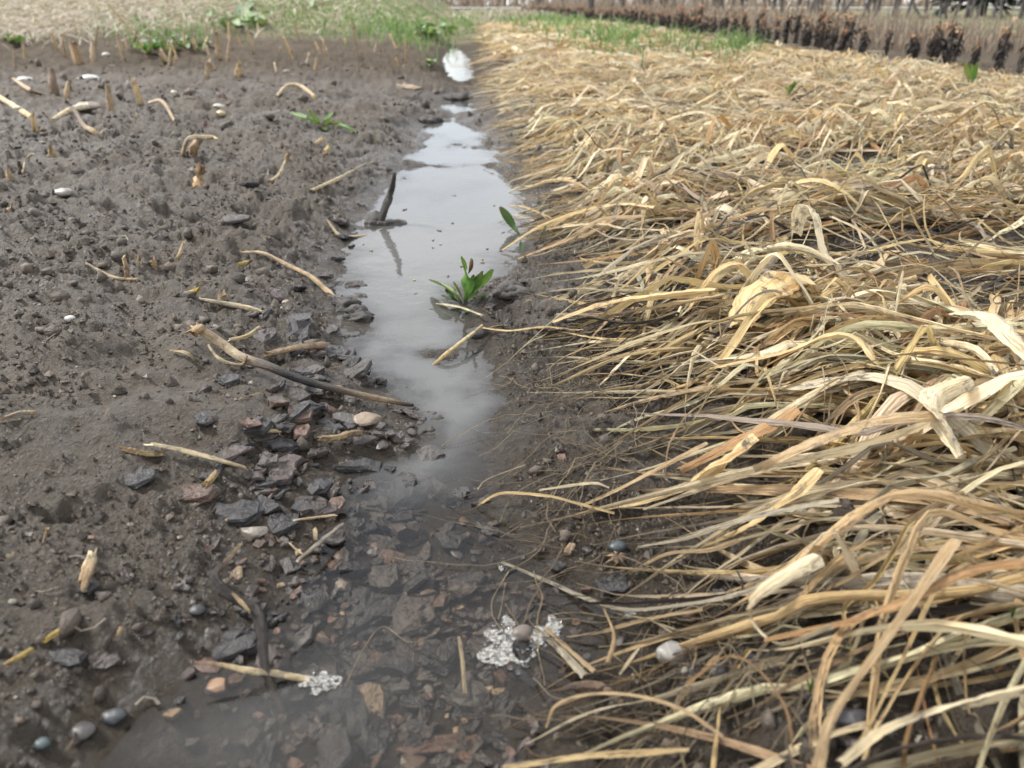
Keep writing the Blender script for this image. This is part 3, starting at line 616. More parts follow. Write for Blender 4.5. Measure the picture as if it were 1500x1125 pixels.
def hair_roots():                                   # fine pale rootlets along the wet fringe of the mat
    L, N = 230, 14; pick = rng.random(L)
    ctr = np.array([[930, 540], [900, 580], [960, 500], [850, 760], [1090, 900], [1060, 850], [930, 690], [1120, 1000], [1000, 1040], [1150, 950]])
    c = ctr[rng.integers(0, len(ctr), L)]; pts = np.array([on_plane(a+rng.normal(0, 45), b+rng.normal(0, 25), .03) for a, b in c])
    th = R(190)+rng.normal(0, .9, L); ln = rng.uniform(.04, .17, L); t = np.linspace(-.5, .5, N)[None]
    hd = th[:, None]+np.cumsum(rng.normal(0, .2, (L, N)), 1); x = pts[:, :1]+np.cumsum(np.cos(hd), 1)*ln[:, None]/N; y = pts[:, 1:]+np.cumsum(np.sin(hd), 1)*ln[:, None]/N
    z = np.maximum(H(x, y)+.004, .002)+mat_t(x, y)*rng.uniform(.5, 1.1, (L, 1))+rng.uniform(0, .012, (L, 1))*np.sin(np.pi*(t+.5))
    V, f, U = ribbons(np.stack([x, y, z], -1), np.repeat(rng.uniform(.0006, .0015, L)[:, None], N, 1), np.zeros((L, N)), np.full((L, N), .3), 3)
    cc = np.array([[.46, .37, .22], [.36, .30, .20], [.24, .18, .11], [.08, .065, .05]])[rng.choice(4, L, p=[.25, .3, .25, .2])]
    mb = MB(); mb.add(V.reshape(-1, 3), (f[None]+(np.arange(L)*V.shape[1])[:, None, None]).reshape(-1, 4), np.repeat(cc, V.shape[1], 0), U.reshape(-1, 3))
    tag(mb.build('fine_rootlets', M['straw'], local=False), 'tangle of hair-thin pale rootlets along the mat fringe', 'rootlets', None, 'stuff')
hair_roots()

# ------------------------------------------------------------------ bark chips
BK = {'charcoal': (.030, .028, .028), 'dark brown': (.060, .044, .036), 'purplish brown': (.085, .066, .058), 'reddish brown': (.135, .080, .056), 'grey': (.075, .066, .058), 'tan': (.30, .215, .13)}
def bark(px, py, lpx, wpx, kind, label, rot=None, tilt=(0, 0), lift=0., thick=.3, name='bark_chip', group=None, cat='bark chip', col2=None):
    m_ = mpp(px, py); p = P(px, py); hs = float(H(p[0], p[1], True)); T_ = max(.004, wpx*m_*thick)
    mb = MB(); chip(mb, (p[0], p[1], hs+T_*.18+lift), lpx*m_, wpx*m_*1.25, T_, np.array(BK[kind])*rng.uniform(.85, 1.2), rot, tilt, col2=col2)
    o = mb.build(name, M['bark'], smooth=False); tag(o, label, cat, group); return o
HB = [  # px, py, length, width (photo px), colour, label, rotation
 (345,755,95,46,'charcoal','large flat charcoal bark slab at the water edge',.15),(410,683,78,44,'purplish brown','layered purplish bark slab beside the pale split stalk',.1),
 (330,668,75,40,'purplish brown','purplish bark slab lying under the pale split stalk',.5),(287,728,62,38,'reddish brown','reddish oval bark piece with a straw stub on it',.2),
 (397,716,52,26,'charcoal','bluish black wet bark lump below the layered slab',0),(410,770,50,34,'charcoal','black bark block touching the tan angular stone',.8),
 (606,706,66,36,'purplish brown','pinkish bark slab standing out of the shallow water',.5),(565,735,70,26,'dark brown','weathered brown bark sliver by the pinkish slab',.8),
 (520,680,95,34,'charcoal','long dark bark slab half sunk in the channel mud',-.1),(455,602,60,30,'charcoal','charred bark wedge leaning below the long charred stick',-.6),
 (430,578,58,24,'dark brown','dark bark splinter beneath the charred stick',-.5),(470,520,50,30,'charcoal','dark bark lump above the charred stick',.3),(495,516,34,34,'charcoal','rounded black bark lump at the bank rim',1.),
 (535,900,110,56,'charcoal','biggest dark bark slab on the drowned chip bed',.9),(560,985,80,44,'reddish brown','brown cracked bark block under clear water',-.4),(600,960,62,46,'dark brown','lens shaped brown chip on the drowned bed',-.6),
 (640,1083,110,36,'reddish brown','long reddish bark chip at the bottom of the clear water',.15),(545,1028,52,44,'tan','tan cubic bark chunk beside the floating stake',.1),(610,905,80,60,'purplish brown','purplish broad bark slab beside the biggest dark slab',.2),
 (530,1080,46,34,'purplish brown','small purplish bark cube on the drowned bed',.3),(345,945,70,44,'charcoal','black wet bark lump crossed by the bent root',.2),(300,973,62,24,'reddish brown','reddish bark end under the floating stake',-.1),
 (95,965,80,30,'charcoal','charcoal bark strip sunk in the smooth mud',-.1),(152,968,50,28,'purplish brown','pinkish wedge chip next to the charcoal strip',.2),(460,750,70,30,'dark brown','dark brown chip bridged by pale straw bits',.3),
 (128,860,34,22,'charcoal','small charcoal cube touching the tan wood chip',.1),(205,700,44,36,'charcoal','bluish triangular wet flake lying alone on the mud',.6),(340,568,36,30,'charcoal','crumbly black lump above the smooth mud hump',.4),
 (640,602,36,15,'reddish brown','reddish flake floating in the open channel',.1),(505,450,36,30,'charcoal','wet black lump at the near rim of the pool',.5),(350,268,60,20,'charcoal','pair of charcoal splinters on the cloddy bed',-.3),
 (900,858,50,36,'charcoal','flat dark flake below the dead flower crown',.3),(1010,905,30,16,'reddish brown','brown chip wedged at the mat edge',1.2),(925,548,50,30,'charcoal','dark block on the bare bank among rootlets',.2),
 (597,130,44,22,'tan','brown rounded wood chunk on the far left bank',-.3),(590,742,60,30,'dark brown','dark chip under the pinkish slab',.1),(345,330,44,34,'dark brown','brown curled bark ring on the left bank',.4)]
for a, b, l_, w_, k_, lab, r_ in HB: bark(a, b, l_, w_, k_, lab, r_, (rng.normal(0, .12), rng.normal(0, .12)), thick=rng.uniform(.22, .4))
def bark_fill():
    zones = [  # centre px, spread px, count, place words, size px range
     ((565, 880), (75, 70), 75, 'on the drowned chip bed', (22, 52)), ((560, 1040), (95, 50), 60, 'at the bottom of the clear near water', (26, 58)),
     ((520, 730), (75, 45), 48, 'in the wet shallows below the charred stick', (20, 48)), ((440, 590), (55, 42), 34, 'along the bank by the charred stick', (18, 42)),
     ((475, 480), (45, 55), 22, 'on the muddy rim of the pool', (16, 36)), ((400, 700), (50, 40), 20, 'on the left bank near the pale split stalk', (20, 44)),
     ((600, 560), (60, 60), 10, 'poking out of the milky water', (12, 24)), ((1150, 900), (150, 90), 20, 'between the straw leaves', (18, 36)), ((520, 330), (40, 60), 12, 'on the left shore of the pool', (12, 28))]
    kn = list(BK); kw = [.40, .29, .10, .05, .16, .0]
    szw = lambda s: 'small' if s < 28 else 'middling' if s < 40 else 'large'
    for c, sp_, n, place, (s0, s1) in zones:
        for i in range(n):
            px, py = c[0]+rng.normal(0, sp_[0]), c[1]+rng.normal(0, sp_[1])
            if not (0 < py < 1135): continue
            k_ = rng.choice(kn, p=kw); s = rng.uniform(s0, s1)*rng.choice([1., 1.25, 1.5]); el = rng.uniform(.35, .72)
            pebble_like = rng.random() < .3
            if pebble_like and 'water' in place or rng.random() < .45 and 'drowned' in place:
                m_ = mpp(px, py); p = P(px, py); mb = MB(); rr = s*m_*.29; cc = np.array(((.085, .072, .058), (.115, .095, .075), (.06, .05, .043), (.14, .10, .072))[rng.integers(0, 4)])
                lump(mb, p+np.array([0, 0, rr*.15]), (rr, rr*rng.uniform(.6, .9), rr*rng.uniform(.3, .5)), cc, 2, .45, 1.)
                tag(mb.build('pebble', M['stone'], smooth=False), f'{szw(s)} brownish worn pebble {place}', 'stone', f'{szw(s)} brownish pebbles {place}'); continue
            bark(px, py, s, s*el, k_, f'{szw(s)} {k_} bark chip {place}', None, (rng.normal(0, .2), rng.normal(0, .2)), rng.uniform(0, .003), rng.uniform(.22, .48), group=f'{szw(s)} {k_} bark chips {place}')
bark_fill()
# drowned gravel too fine to count
mb = MB()
for i in range(1100):
    px, py = 560+rng.normal(0, 130), 940+rng.normal(0, 110)
    if py > 1140 or py < 640: continue
    q = on_plane(px, py); s = rng.uniform(.002, .008); kc = list(BK.values())[rng.choice(6, p=[.2, .3, .15, .12, .2, .03])]
    chip(mb, (q[0], q[1], float(H(q[0], q[1]))+s*.2), s*2, s*1.3, s*.6, np.array(kc)*rng.uniform(.9, 1.5), k=6, tilt=(rng.normal(0, .3), rng.normal(0, .3)))
tag(mb.build('bark_fines', M['bark'], smooth=False, local=False), 'fine bark crumbs covering the puddle floor', 'bark fines', None, 'stuff')

# ------------------------------------------------------------------ stones
ST = [ # px, py, rx, ry(px height), colour, material, label, facet
 (103,470,8,6,(.62,.60,.56),'stone','small white pebble alone on the smooth mud',0),(985,962,24,19,(.22,.21,.185),'vein','round grey pebble with pale veins by the mat edge',0),
 (320,1010,20,14,(.30,.185,.11),'stone','orange angular stone under the floating stake',.8),(371,783,22,12,(.20,.172,.14),'stone','tan angular stone on the black bark slab',.9),
 (290,896,13,9,(.035,.036,.038),'stone','dark pebble on the mud beside the bent root',.3),(276,853,8,7,(.05,.042,.042),'stone','small dark bead of stone above the dark pebble',.2),
 (168,1052,18,12,(.045,.05,.055),'stone','dark rounded pebble on the blurred wet mud',.2),(122,1073,20,11,(.06,.055,.05),'stone','brownish dark pebble beside the rounded one',.3),(62,1092,13,10,(.06,.085,.085),'stone','teal tinted pebble in the wet mud',.1),
 (765,952,18,24,(.14,.115,.095),'stone','brown oval stone ringed by the large foam patch',.2),(1050,985,20,16,(.035,.034,.033),'stone','dark rounded stone beside the grey pebble',.5),(1080,1005,16,13,(.04,.038,.036),'stone','dark angular stone beside the rounded one at the mat edge',.6),
 (1248,1062,30,20,(.030,.028,.030),'stone','black glossy stone in the bare soil corner',.7),(130,116,15,6,(.60,.60,.57),'stone','flat white shell-like stone on the cloddy bed',.2),(37,121,13,5,(.55,.53,.5),'stone','flat whitish stone near the dark brown stub',.2),
 (157,88,6,5,(.55,.54,.5),'stone','tiny white stone below the green weeds',.2),(130,165,18,8,(.30,.25,.2),'stone','tan flat stone behind the pale stalk',.3),(321,160,9,5,(.6,.57,.5),'stone','cream stone chip in the middle of the cloddy bed',.4),
 (324,173,8,6,(.55,.46,.26),'stone','yellowish stone chip touching the cream one',.4),(96,294,15,6,(.33,.31,.28),'stone','flat grey stone on the cloddy left bed',.3),(79,247,10,5,(.40,.36,.29),'stone','pale tan stone below the forked straw',.3),
 (255,136,5,4,(.6,.55,.4),'stone','tiny cream stone by the upright stubs',.2),(72,108,5,3,(.6,.6,.58),'stone','tiny white stone left of the upright stubs',.2),(905,803,14,11,(.06,.075,.085),'stone','bluish round stone on the dead flower crown',.1),
 (420,445,8,6,(.32,.27,.2),'stone','tan pebble near the split stalk foot',.3),(538,618,22,12,(.26,.20,.14),'stone','tan stone under the end of the charred stick',.6),(700,490,20,10,(.04,.036,.033),'clod','dark wet clod at the foot of the weed',.3),
 (470,1000,1,1,(.3,.3,.3),'stone','',0)]
for a, b, rx, ry, c, mm, lab, fc in ST:
    if not lab: continue
    m_ = mpp(a, b); p = P(a, b); mb = MB(); vz = max(ry*m_*.8, rx*m_*.4)
    if 'foam' in lab: p[2] = max(p[2], -.008)
    lump(mb, p+np.array([0, 0, vz*.45]), (rx*m_, rx*m_*.8, vz), c, 3, .16, fc, 0.)
    tag(mb.build('pebble' if mm != 'clod' else 'mud_clod', M[mm], smooth=fc < .6), lab, 'stone' if mm != 'clod' else 'mud clod')
for i, (a, b, s, lab) in enumerate([(530,440,26,'mud clod at the pool rim'),(520,462,36,'ragged mud clod dividing the pool from the shallows'),(590,462,22,'mud clod amid the milky shallows'),(612,482,30,'grey mud clod with straw beside it'),(590,490,14,'small clod left of the straw clod'),(660,560,18,'mud clod near the right bank'),(545,560,20,'mud clod beside the left shallows'),(625,240,20,'dark clod across the far pool'),(575,500,18,'flat clod in the milky water'),(745,430,30,'black clod supporting the weed'),(672,145,26,'mud bar clod between the far pools'),(630,180,18,'clod at the far pool rim'),(560,330,30,'mud lump holding the upright stick')]):
    m_ = mpp(a, b); p = P(a, b); mb = MB(); r_ = s*m_
    for _ in range(4): lump(mb, p+np.array([rng.normal(0, r_*.45), rng.normal(0, r_*.4), r_*.05]), (r_*rng.uniform(.4, .7), r_*rng.uniform(.35, .6), r_*rng.uniform(.22, .38)), np.array((.062, .054, .047))*rng.uniform(.8, 1.1), 3, .5)
    tag(mb.build('mud_clod', M['clod']), lab, 'mud clod')

for i in range(34):                                   # little islands of mud breaking the milky channel
    a, b = rng.normal(560, 45), rng.uniform(425, 640)
    if b > 560: a += 60
    s = rng.uniform(6, 17); m_ = mpp(a, b); p = P(a, b); p[2] = max(p[2], -.006); mb = MB(); r_ = s*m_
    for _ in range(3): lump(mb, p+np.array([rng.normal(0, r_*.6), rng.normal(0, r_*.5), r_*.02]), (r_*rng.uniform(.4, .8), r_*rng.uniform(.35, .6), r_*rng.uniform(.2, .34)), np.array((.066, .056, .046))*rng.uniform(.8, 1.15), 2, .5)
    tag(mb.build('mud_islet', M['clod']), 'small islet of mud breaking the milky channel water', 'mud clod', 'mud islets in the milky channel')
for i in range(26):                                   # floating flecks on the pool
    a, b = rng.uniform(530, 740), rng.uniform(215, 420); q = on_plane(a, b, .001)
    if edge_dist(np.array(q[0]), np.array(q[1])) > -.02: continue
    m_ = mpp(a, b); mb = MB(); chip(mb, (q[0], q[1], .001), rng.uniform(4, 12)*m_, rng.uniform(2, 4)*m_, .0015, np.array(random.choice([(.30, .21, .12), (.10, .075, .055), (.45, .36, .22)])), k=7)
    tag(mb.build('floating_fleck', M['bark'], smooth=False), 'tiny brown fleck floating on the open pool', 'debris', 'flecks floating on the pool')

# ------------------------------------------------------------------ sticks and stalks
def stick(pts, rpx, cols, label, lifts=.004, name='stick', flat=1., n=22, sides=8, jit=.1, cat=None, group=None, parent=None, mat='wood'):
    lf = lifts if isinstance(lifts, (list, tuple)) else [lifts]*len(pts)
    m_ = np.mean([mpp(a, b) for a, b in pts]); r_ = np.array(rpx if isinstance(rpx, (list, tuple)) else [rpx, rpx], float)*m_*.64
    w3 = [P(a, b, l*.8+r_.min()*flat*.5) for (a, b), l in zip(pts, lf)]
    mb = MB(); tube(mb, w3, r_, np.array(cols), n, sides, flat, jit)
    o = mb.build(name, M[mat], parent); 
    if label: tag(o, label, cat or name.replace('_', ' '), group)
    return o
TAN, PALE, DKB, BLK, YEL, GRY, ORG = (.42,.30,.17), (.60,.50,.32), (.10,.068,.045), (.022,.02,.02), (.56,.42,.11), (.33,.29,.23), (.36,.225,.11)
e = empty('charred_stick', P(440, 555), 'long stick, tan at its broken end and charred black along its length', 'stick')
stick([(290,482),(320,500),(350,523),(395,540),(440,556),(500,572),(550,583),(605,592)], [10,10,11,9,8,7,5], [TAN,(.45,.35,.22),(.50,.40,.26),(.16,.12,.09),BLK,BLK,(.16,.12,.08),(.38,.28,.17),BLK], None, [.045,.035,.022,.022,.02,.014,.012,.004], 'shaft', parent=e, n=34)
stick([(282,489),(290,483),(297,480)], [8,9,9], [ORG,TAN,TAN], None, [.046,.047,.046], 'broken_tip', parent=e)
stick([(305,505),(318,523),(335,533),(355,538),(362,527)], [3,4,3,3], [PALE,PALE,TAN], None, [.02,.03,.02,.015,.03], 'rootlet', parent=e)
stick([(395,518),(430,510),(474,505)], [6,7,9], [TAN,TAN,(.25,.16,.10)], 'tan knotted stick lying above the charred stick', .012)
stick([(336,499),(360,492),(381,487)], [4,5,4], [PALE,(.5,.4,.2),PALE], 'short yellow green straw stalk crossing the charred stick', [.01,.022,.02], 'stalk')
stick([(250,515),(272,517),(290,530)], [2,4,3], [TAN,PALE,DKB], 'thin curved root left of the charred stick', [.004,.012,.004], 'root_piece', cat='root')
stick([(222,650),(270,662),(320,674),(362,686)], [7,8,7,6], [PALE,(.66,.54,.34),PALE,TAN], 'long pale split stalk lying on the wet mud', [.014,.012,.012,.01], 'split_stalk', flat=.5, cat='stalk')
stick([(178,658),(195,661),(215,664),(238,664)], [5,8,7,8], [ORG,TAN,(.5,.38,.2),TAN], 'knobbly tan root piece beside the pale split stalk', .004, 'root_piece', jit=.3, cat='root')
stick([(350,350),(385,370),(420,388),(455,405),(484,428)], [4,6,7,7,8], [PALE,(.58,.46,.3),TAN,TAN,(.6,.46,.28)], 'broad tan split stalk lying above the pool rim', .012, 'split_stalk', flat=.6, cat='stalk')
stick([(128,397),(165,406),(202,412)], [3,4,3], [PALE,PALE,TAN], 'thin pale stalk lying flat on the left bed', .004, 'stalk')
stick([(187,408),(184,390),(180,372)], [5,5,4], [TAN,(.4,.27,.17),TAN], 'brown stub leaning behind the thin pale stalk', [.0,.025,.05], 'stub')
stick([(294,437),(330,446),(365,453),(385,457)], [3,6,6,4], [PALE,GRY,PALE,PALE], 'grey straw stalk with a forked end near the yellow stub', .008, 'stalk')
stick([(279,434),(291,425)], [6,6], [YEL,(.55,.38,.06)], 'short yellow stub next to the grey straw stalk', [.008,.018], 'stub', n=6)
stick([(347,389),(360,386),(368,387)], [4,5,4], [YEL,YEL,TAN], 'yellow stub beside the broad tan split stalk', .008, 'stub', n=8)
stick([(258,374),(263,366),(270,359)], [3,4,3], [YEL,PALE,TAN], 'small yellow shoot leaning on the bare bank', [.004,.014,.026], 'stub', n=8)
stick([(457,280),(495,262),(536,242)], [3,4,2], [PALE,PALE,GRY], 'pale thin stick pointing up the left shore', [.004,.02,.04])
stick([(77,178),(102,167),(127,154)], [4,6,7], [PALE,PALE,(.6,.55,.45)], 'pale forked stalk on the cloddy bed', [.01,.03,.05], 'stalk')
stick([(108,163),(122,180),(135,193),(147,199)], [4,5,6,4], [DKB,(.2,.13,.08),TAN,PALE], 'dark brown stalk with a pale tip beside the forked stalk', [.05,.03,.012,.004], 'stalk')
e = empty('bent_root', P(350, 880), 'dark bent root running from the bank into the clear water', 'root')
stick([(350,800),(330,822),(314,843),(328,865),(352,880),(374,893),(382,920),(388,972),(402,1010),(415,1040)], [5,7,11,12,12,13,12,9,7,5], [TAN,DKB,(.022,.018,.016),(.026,.02,.017),(.03,.022,.018),(.022,.018,.016),(.026,.02,.017),(.05,.036,.026),DKB], None, [.02,.028,.034,.034,.032,.032,.030,.026,.02,.015], 'shaft', parent=e, n=50)
stick([(340,868),(352,880),(366,896)], [3,5,3], [TAN,(.55,.4,.22),TAN], None, [.046,.046,.042], 'bare_wood', parent=e, flat=.6)
stick([(292,970),(330,975),(362,982),(400,986),(450,993)], [5,7,10,10,10], [(.34,.20,.13),(.55,.42,.24),(.66,.54,.34),(.66,.54,.34),(.62,.5,.3)], 'pale split stake floating in the clear water', [.03,.028,.026,.026,.026], 'stake', flat=.4, n=28)
stick([(437,818),(465,797),(500,768)], [5,6,5], [GRY,(.3,.27,.22),GRY], 'grey flat stalk propped over the bark at the water edge', [.012,.022,.02], 'stalk', flat=.5)
stick([(430,762),(455,758),(490,754)], [3,5,4], [PALE,TAN,PALE], 'pale straw bit lying on the dark brown chip', .022, 'straw_bit', cat='straw', flat=.5)
stick([(424,795),(436,806),(446,812)], [2,3,2], [PALE,PALE,PALE], 'tiny pale straw bit beside the grey flat stalk', .014, 'straw_bit', cat='straw', n=6)
stick([(462,775),(462,790)], [5,4], [PALE,TAN], 'stubby pale straw bit behind the grey flat stalk', .016, 'straw_bit', cat='straw', n=6)
stick([(468,642),(495,640),(515,634),(532,633)], [7,8,8,5], [TAN,(.5,.36,.19),TAN,ORG], 'splintered tan wood chunk among the bark by the channel', .012, 'wood_chunk', jit=.25, cat='wood')
stick([(376,629),(395,629),(412,630)], [5,6,5], [PALE,(.62,.5,.28),PALE], 'short cream wood splinter on the dark bank', .008, 'wood_splinter', flat=.6, cat='wood')
stick([(300,712),(316,694)], [7,6], [(.5,.34,.12),TAN], 'short golden straw stub on the reddish bark', .016, 'straw_bit', cat='straw', n=8)
stick([(68,936),(82,927),(97,919)], [6,7,6], [YEL,(.66,.47,.09),ORG], 'plump yellow stalk piece pressed into the mud', .006, 'stalk_piece', cat='stalk', n=10)
stick([(8,974),(26,964),(48,951)], [6,7,6], [(.55,.36,.15),YEL,YEL], 'longer yellow stalk piece with a brown end', .006, 'stalk_piece', cat='stalk', n=12)
stick([(122,855),(130,832),(136,812)], [12,15,10], [TAN,(.46,.33,.2),PALE], 'rough tan wood chip standing on the mud', [.004,.012,.02], 'wood_chip', flat=.45, jit=.2, cat='wood', n=12)
stick([(64,798),(70,780)], [3,4], [PALE,TAN], 'tiny straw peg over the soil hump', [.0,.02], 'straw_bit', cat='straw', n=6)
stick([(8,614),(30,611),(52,609)], [4,6,5], [TAN,GRY,TAN], 'grey brown stalk piece near the smooth mud hump', .004, 'stalk_piece', cat='stalk', n=10)
stick([(173,930),(178,918)], [5,5], [TAN,TAN], 'tiny tan wood crumb on the smooth mud', .004, 'wood_crumb', cat='wood', n=5)
stick([(557,330),(566,300),(573,280),(578,258)], [8.5,8,7,4], [BLK,(.05,.042,.038),(.045,.04,.038),(.07,.06,.055)], 'dark broken stick standing upright in the pool', [.0,.06,.10,.15], 'upright_stick', cat='stick')
stick([(628,540),(655,518),(685,494),(706,477)], [4,5,5,4], [TAN,(.55,.42,.2),PALE,TAN], 'pale straw stalk slanting out of the milky channel', [.006,.012,.02,.02], 'stalk')
stick([(612,535),(624,540),(634,545)], [5,9,5], [DKB,BLK,DKB], 'dark root clump at the foot of the slanting straw', .006, 'root_clump', jit=.35, cat='root', n=8)
stick([(480,330),(500,345),(540,346)], [2,4,3], [TAN,PALE,TAN], 'thin curved straw at the left pool shore', .008, 'straw', n=12)
stick([(405,138),(420,126),(440,126),(462,142)], [3,4,4,5], [PALE,(.5,.4,.25),PALE,TAN], 'arched straw hoop standing on the cloddy bed', [.004,.05,.05,.004], 'straw_hoop', cat='straw')
stick([(268,229),(274,205),(284,197),(298,208),(312,205),(318,197)], [4,4,4.5,4.5,4,2.5], [PALE,(.55,.44,.3),PALE,PALE,(.5,.38,.25)], 'curly pale stem looping over a brown stump', [.0,.07,.085,.06,.06,.075], 'curly_stem', cat='stem')
stick([(285,228),(287,216),(290,207)], [8,9,6], [ORG,TAN,(.2,.12,.08)], 'brown stump beneath the curly pale stem', [.0,.03,.05], 'stump', jit=.3, n=10)
stick([(396,266),(408,258),(418,240),(422,225)], [4,4,3,5], [TAN,PALE,PALE,TAN], 'pale stem with a small dry head on the cloddy bed', [.004,.01,.04,.07], 'dried_flower', cat='dried flower')
stick([(293,270),(292,255),(295,240)], [8,7,5], [ORG,TAN,(.25,.14,.08)], 'gnarled orange brown stump on the cloddy bed', [.0,.03,.06], 'stump', jit=.35, n=10)
stick([(36,265),(42,250),(50,232)], [2,2,3], [PALE,PALE,PALE], 'forked pale straw standing near the flat grey stone', [.0,.03,.07], 'straw', n=8)
stick([(0,150),(25,157),(48,170)], [5,6,5], [(.55,.4,.18),PALE,(.5,.36,.14)], 'knuckled yellow stem lying at the bed side', .01, 'stem_piece', jit=.25, cat='stem')
stick([(20,118),(40,128),(62,140)], [3,4,3], [TAN,TAN,DKB], 'thin brown stem arching behind the whitish stone', [.01,.04,.01], 'stem_piece', cat='stem')
stick([(219,152),(240,160),(256,173)], [3,4,3], [PALE,TAN,TAN], 'thin tan stem sagging beside the upright stubs', [.03,.02,.004], 'stem_piece', cat='stem')
for a, b, c_, d_, lab in ((463,212,472,202,'left of a pair of short golden stem stubs by the weed'),(474,222,483,214,'lower of a pair of short golden stem stubs by the weed')): stick([(a,b),(c_,d_)], [5,5], [TAN,YEL], lab, [.006,.02], 'stem_stub', n=6, cat='stub')
stick([(815,1008),(845,1002),(880,1004),(912,1030)], [4,8,9,7], [DKB,(.2,.13,.09),(.24,.16,.11),DKB], 'brown woody twig at the corner of the straw mat', .012, 'twig')
e = empty('dead_flower_crown', P(905, 815), 'withered brown flower crown with a bluish stone on it', 'dead flower')
for k in range(7):
    an = k*.9; stick([(905,812),(905+10*math.cos(an), 815+7*math.sin(an)),(905+22*math.cos(an), 820+14*math.sin(an))], [3,5,2], [DKB,(.3,.2,.12),(.4,.28,.16)], None, [.012,.014,.003], 'petal', parent=e, flat=.3, n=8)
for pts, lab in (([(640,925),(600,940),(560,915),(530,950),(505,1000)],'hair thin pale root trailing over the drowned chips'),([(745,835),(722,875),(722,900),(735,920)],'curled white fibre above the foam patch'),([(740,855),(735,885),(730,905)],'grey straw poking up behind the foam'),([(770,680),(715,700),(700,715)],'thin grey straw at the channel rim')):
    stick(pts, 1.6, [PALE, (.45,.40,.30), PALE], lab, .016, 'root_fibre', n=26, sides=5, cat='root')

# upright cut stubs across the left bed
SB = [(163,165,42,5,'straight brown cut stub standing tall on the cloddy bed',TAN),(209,164,34,5,'golden cut stub leaning beside the tall straight one',(.5,.33,.13)),(81,142,34,6,'dark brown pointed stub with a side splinter',(.20,.12,.075)),(52,198,24,5,'golden short stub below the knuckled stem',(.5,.34,.12)),(77,228,14,6,'round topped golden stub by the pale tan stone',(.5,.33,.12)),(15,260,14,4,'tiny yellowish stub near the forked straw',TAN),(32,255,10,3,'tiny brown stub near the forked straw',DKB),(38,88,24,3,'thin brown stub near the bed edge',TAN),(98,150,24,5,'tan stub behind the pale forked stalk',TAN),(118,96,30,8,'thick orange stub in front of the dry grass',ORG),(135,92,30,4,'thin tan stub beside the thick orange stub',TAN),(183,90,36,4,'tall leaning tan stub by the green weeds',TAN),(243,92,16,6,'stubby pale stump near the green weeds',TAN),(312,102,14,7,'rough pale stump near the tall pair',TAN),(322,90,38,5,'left stub of a tall pair beyond the cloddy bed',TAN),(334,90,36,4,'right stub of a tall pair beyond the cloddy bed',(.36,.24,.15)),(305,118,22,4,'leaning stub near the white shard',TAN),(350,112,16,6,'curved golden stub with a pale top',(.52,.36,.14)),(372,78,34,3,'slim straight stub before the grass',TAN),(272,78,26,3,'slim stub amid the green weeds',TAN),(288,80,24,3,'second slim stub amid the green weeds',TAN),(160,328,8,4,'tiny stub in a hole of the left bed',ORG),(205,388,10,6,'left of two brown nubs in small holes',TAN),(226,390,10,7,'right of two brown nubs in small holes',ORG),(325,440,12,9,'brown snail-like nub behind the grey straw',(.3,.2,.1)),(12,303,10,5,'yellowish nub on the left cloddy bed',(.52,.38,.15)),(330,150,10,5,'pinkish nub on the far cloddy bed',(.35,.2,.16)),(300,190,12,4,'purple tinted bud behind the curly stem',(.28,.16,.18))]
for a, b, hp, r_, lab, c in SB:
    m_ = mpp(a, b); p = P(a, b); hh = hp*m_; le = rng.normal(0, .16, 2)*hh; mb = MB(); c = np.array(c)*.6+np.array((.36, .29, .20))*.4*np.mean(c)/.28
    tube(mb, [p-[0, 0, .01], p+[le[0]*.4, le[1]*.4, hh*.5], p+[le[0], le[1], hh]], [r_*m_*.95, r_*m_*.8, r_*m_*.6], [np.array(c)*.6, c, np.array(c)*1.1, np.array(c)*.7], 12, 8, .8, .24)
    tag(mb.build('cut_stub', M['wood']), lab, 'stub')
for i in range(48):                                   # rows of cut stubs further up the bed
    px, py = rng.uniform(20, 600), rng.uniform(40, 108)
    if px > 620-2.2*(115-py)*.4+0 or (px > 480 and py < 62): continue
    m_ = mpp(px, py); p = P(px, py); hh = rng.gamma(3, 6)*m_; le = rng.normal(0, .25, 2)*hh; mb = MB(); c = np.array(random.choice([TAN, (.5,.36,.18), (.3,.2,.12), PALE]))
    tube(mb, [p-[0, 0, .01], p+[le[0], le[1], hh]], [1.9*m_, 1.3*m_], [c*.9, c*1.15], 5, 6, 1, .15)
    tag(mb.build('cut_stub', M['wood']), 'slim cut stub in the far rows before the grass', 'stub', 'slim cut stubs in the far rows')

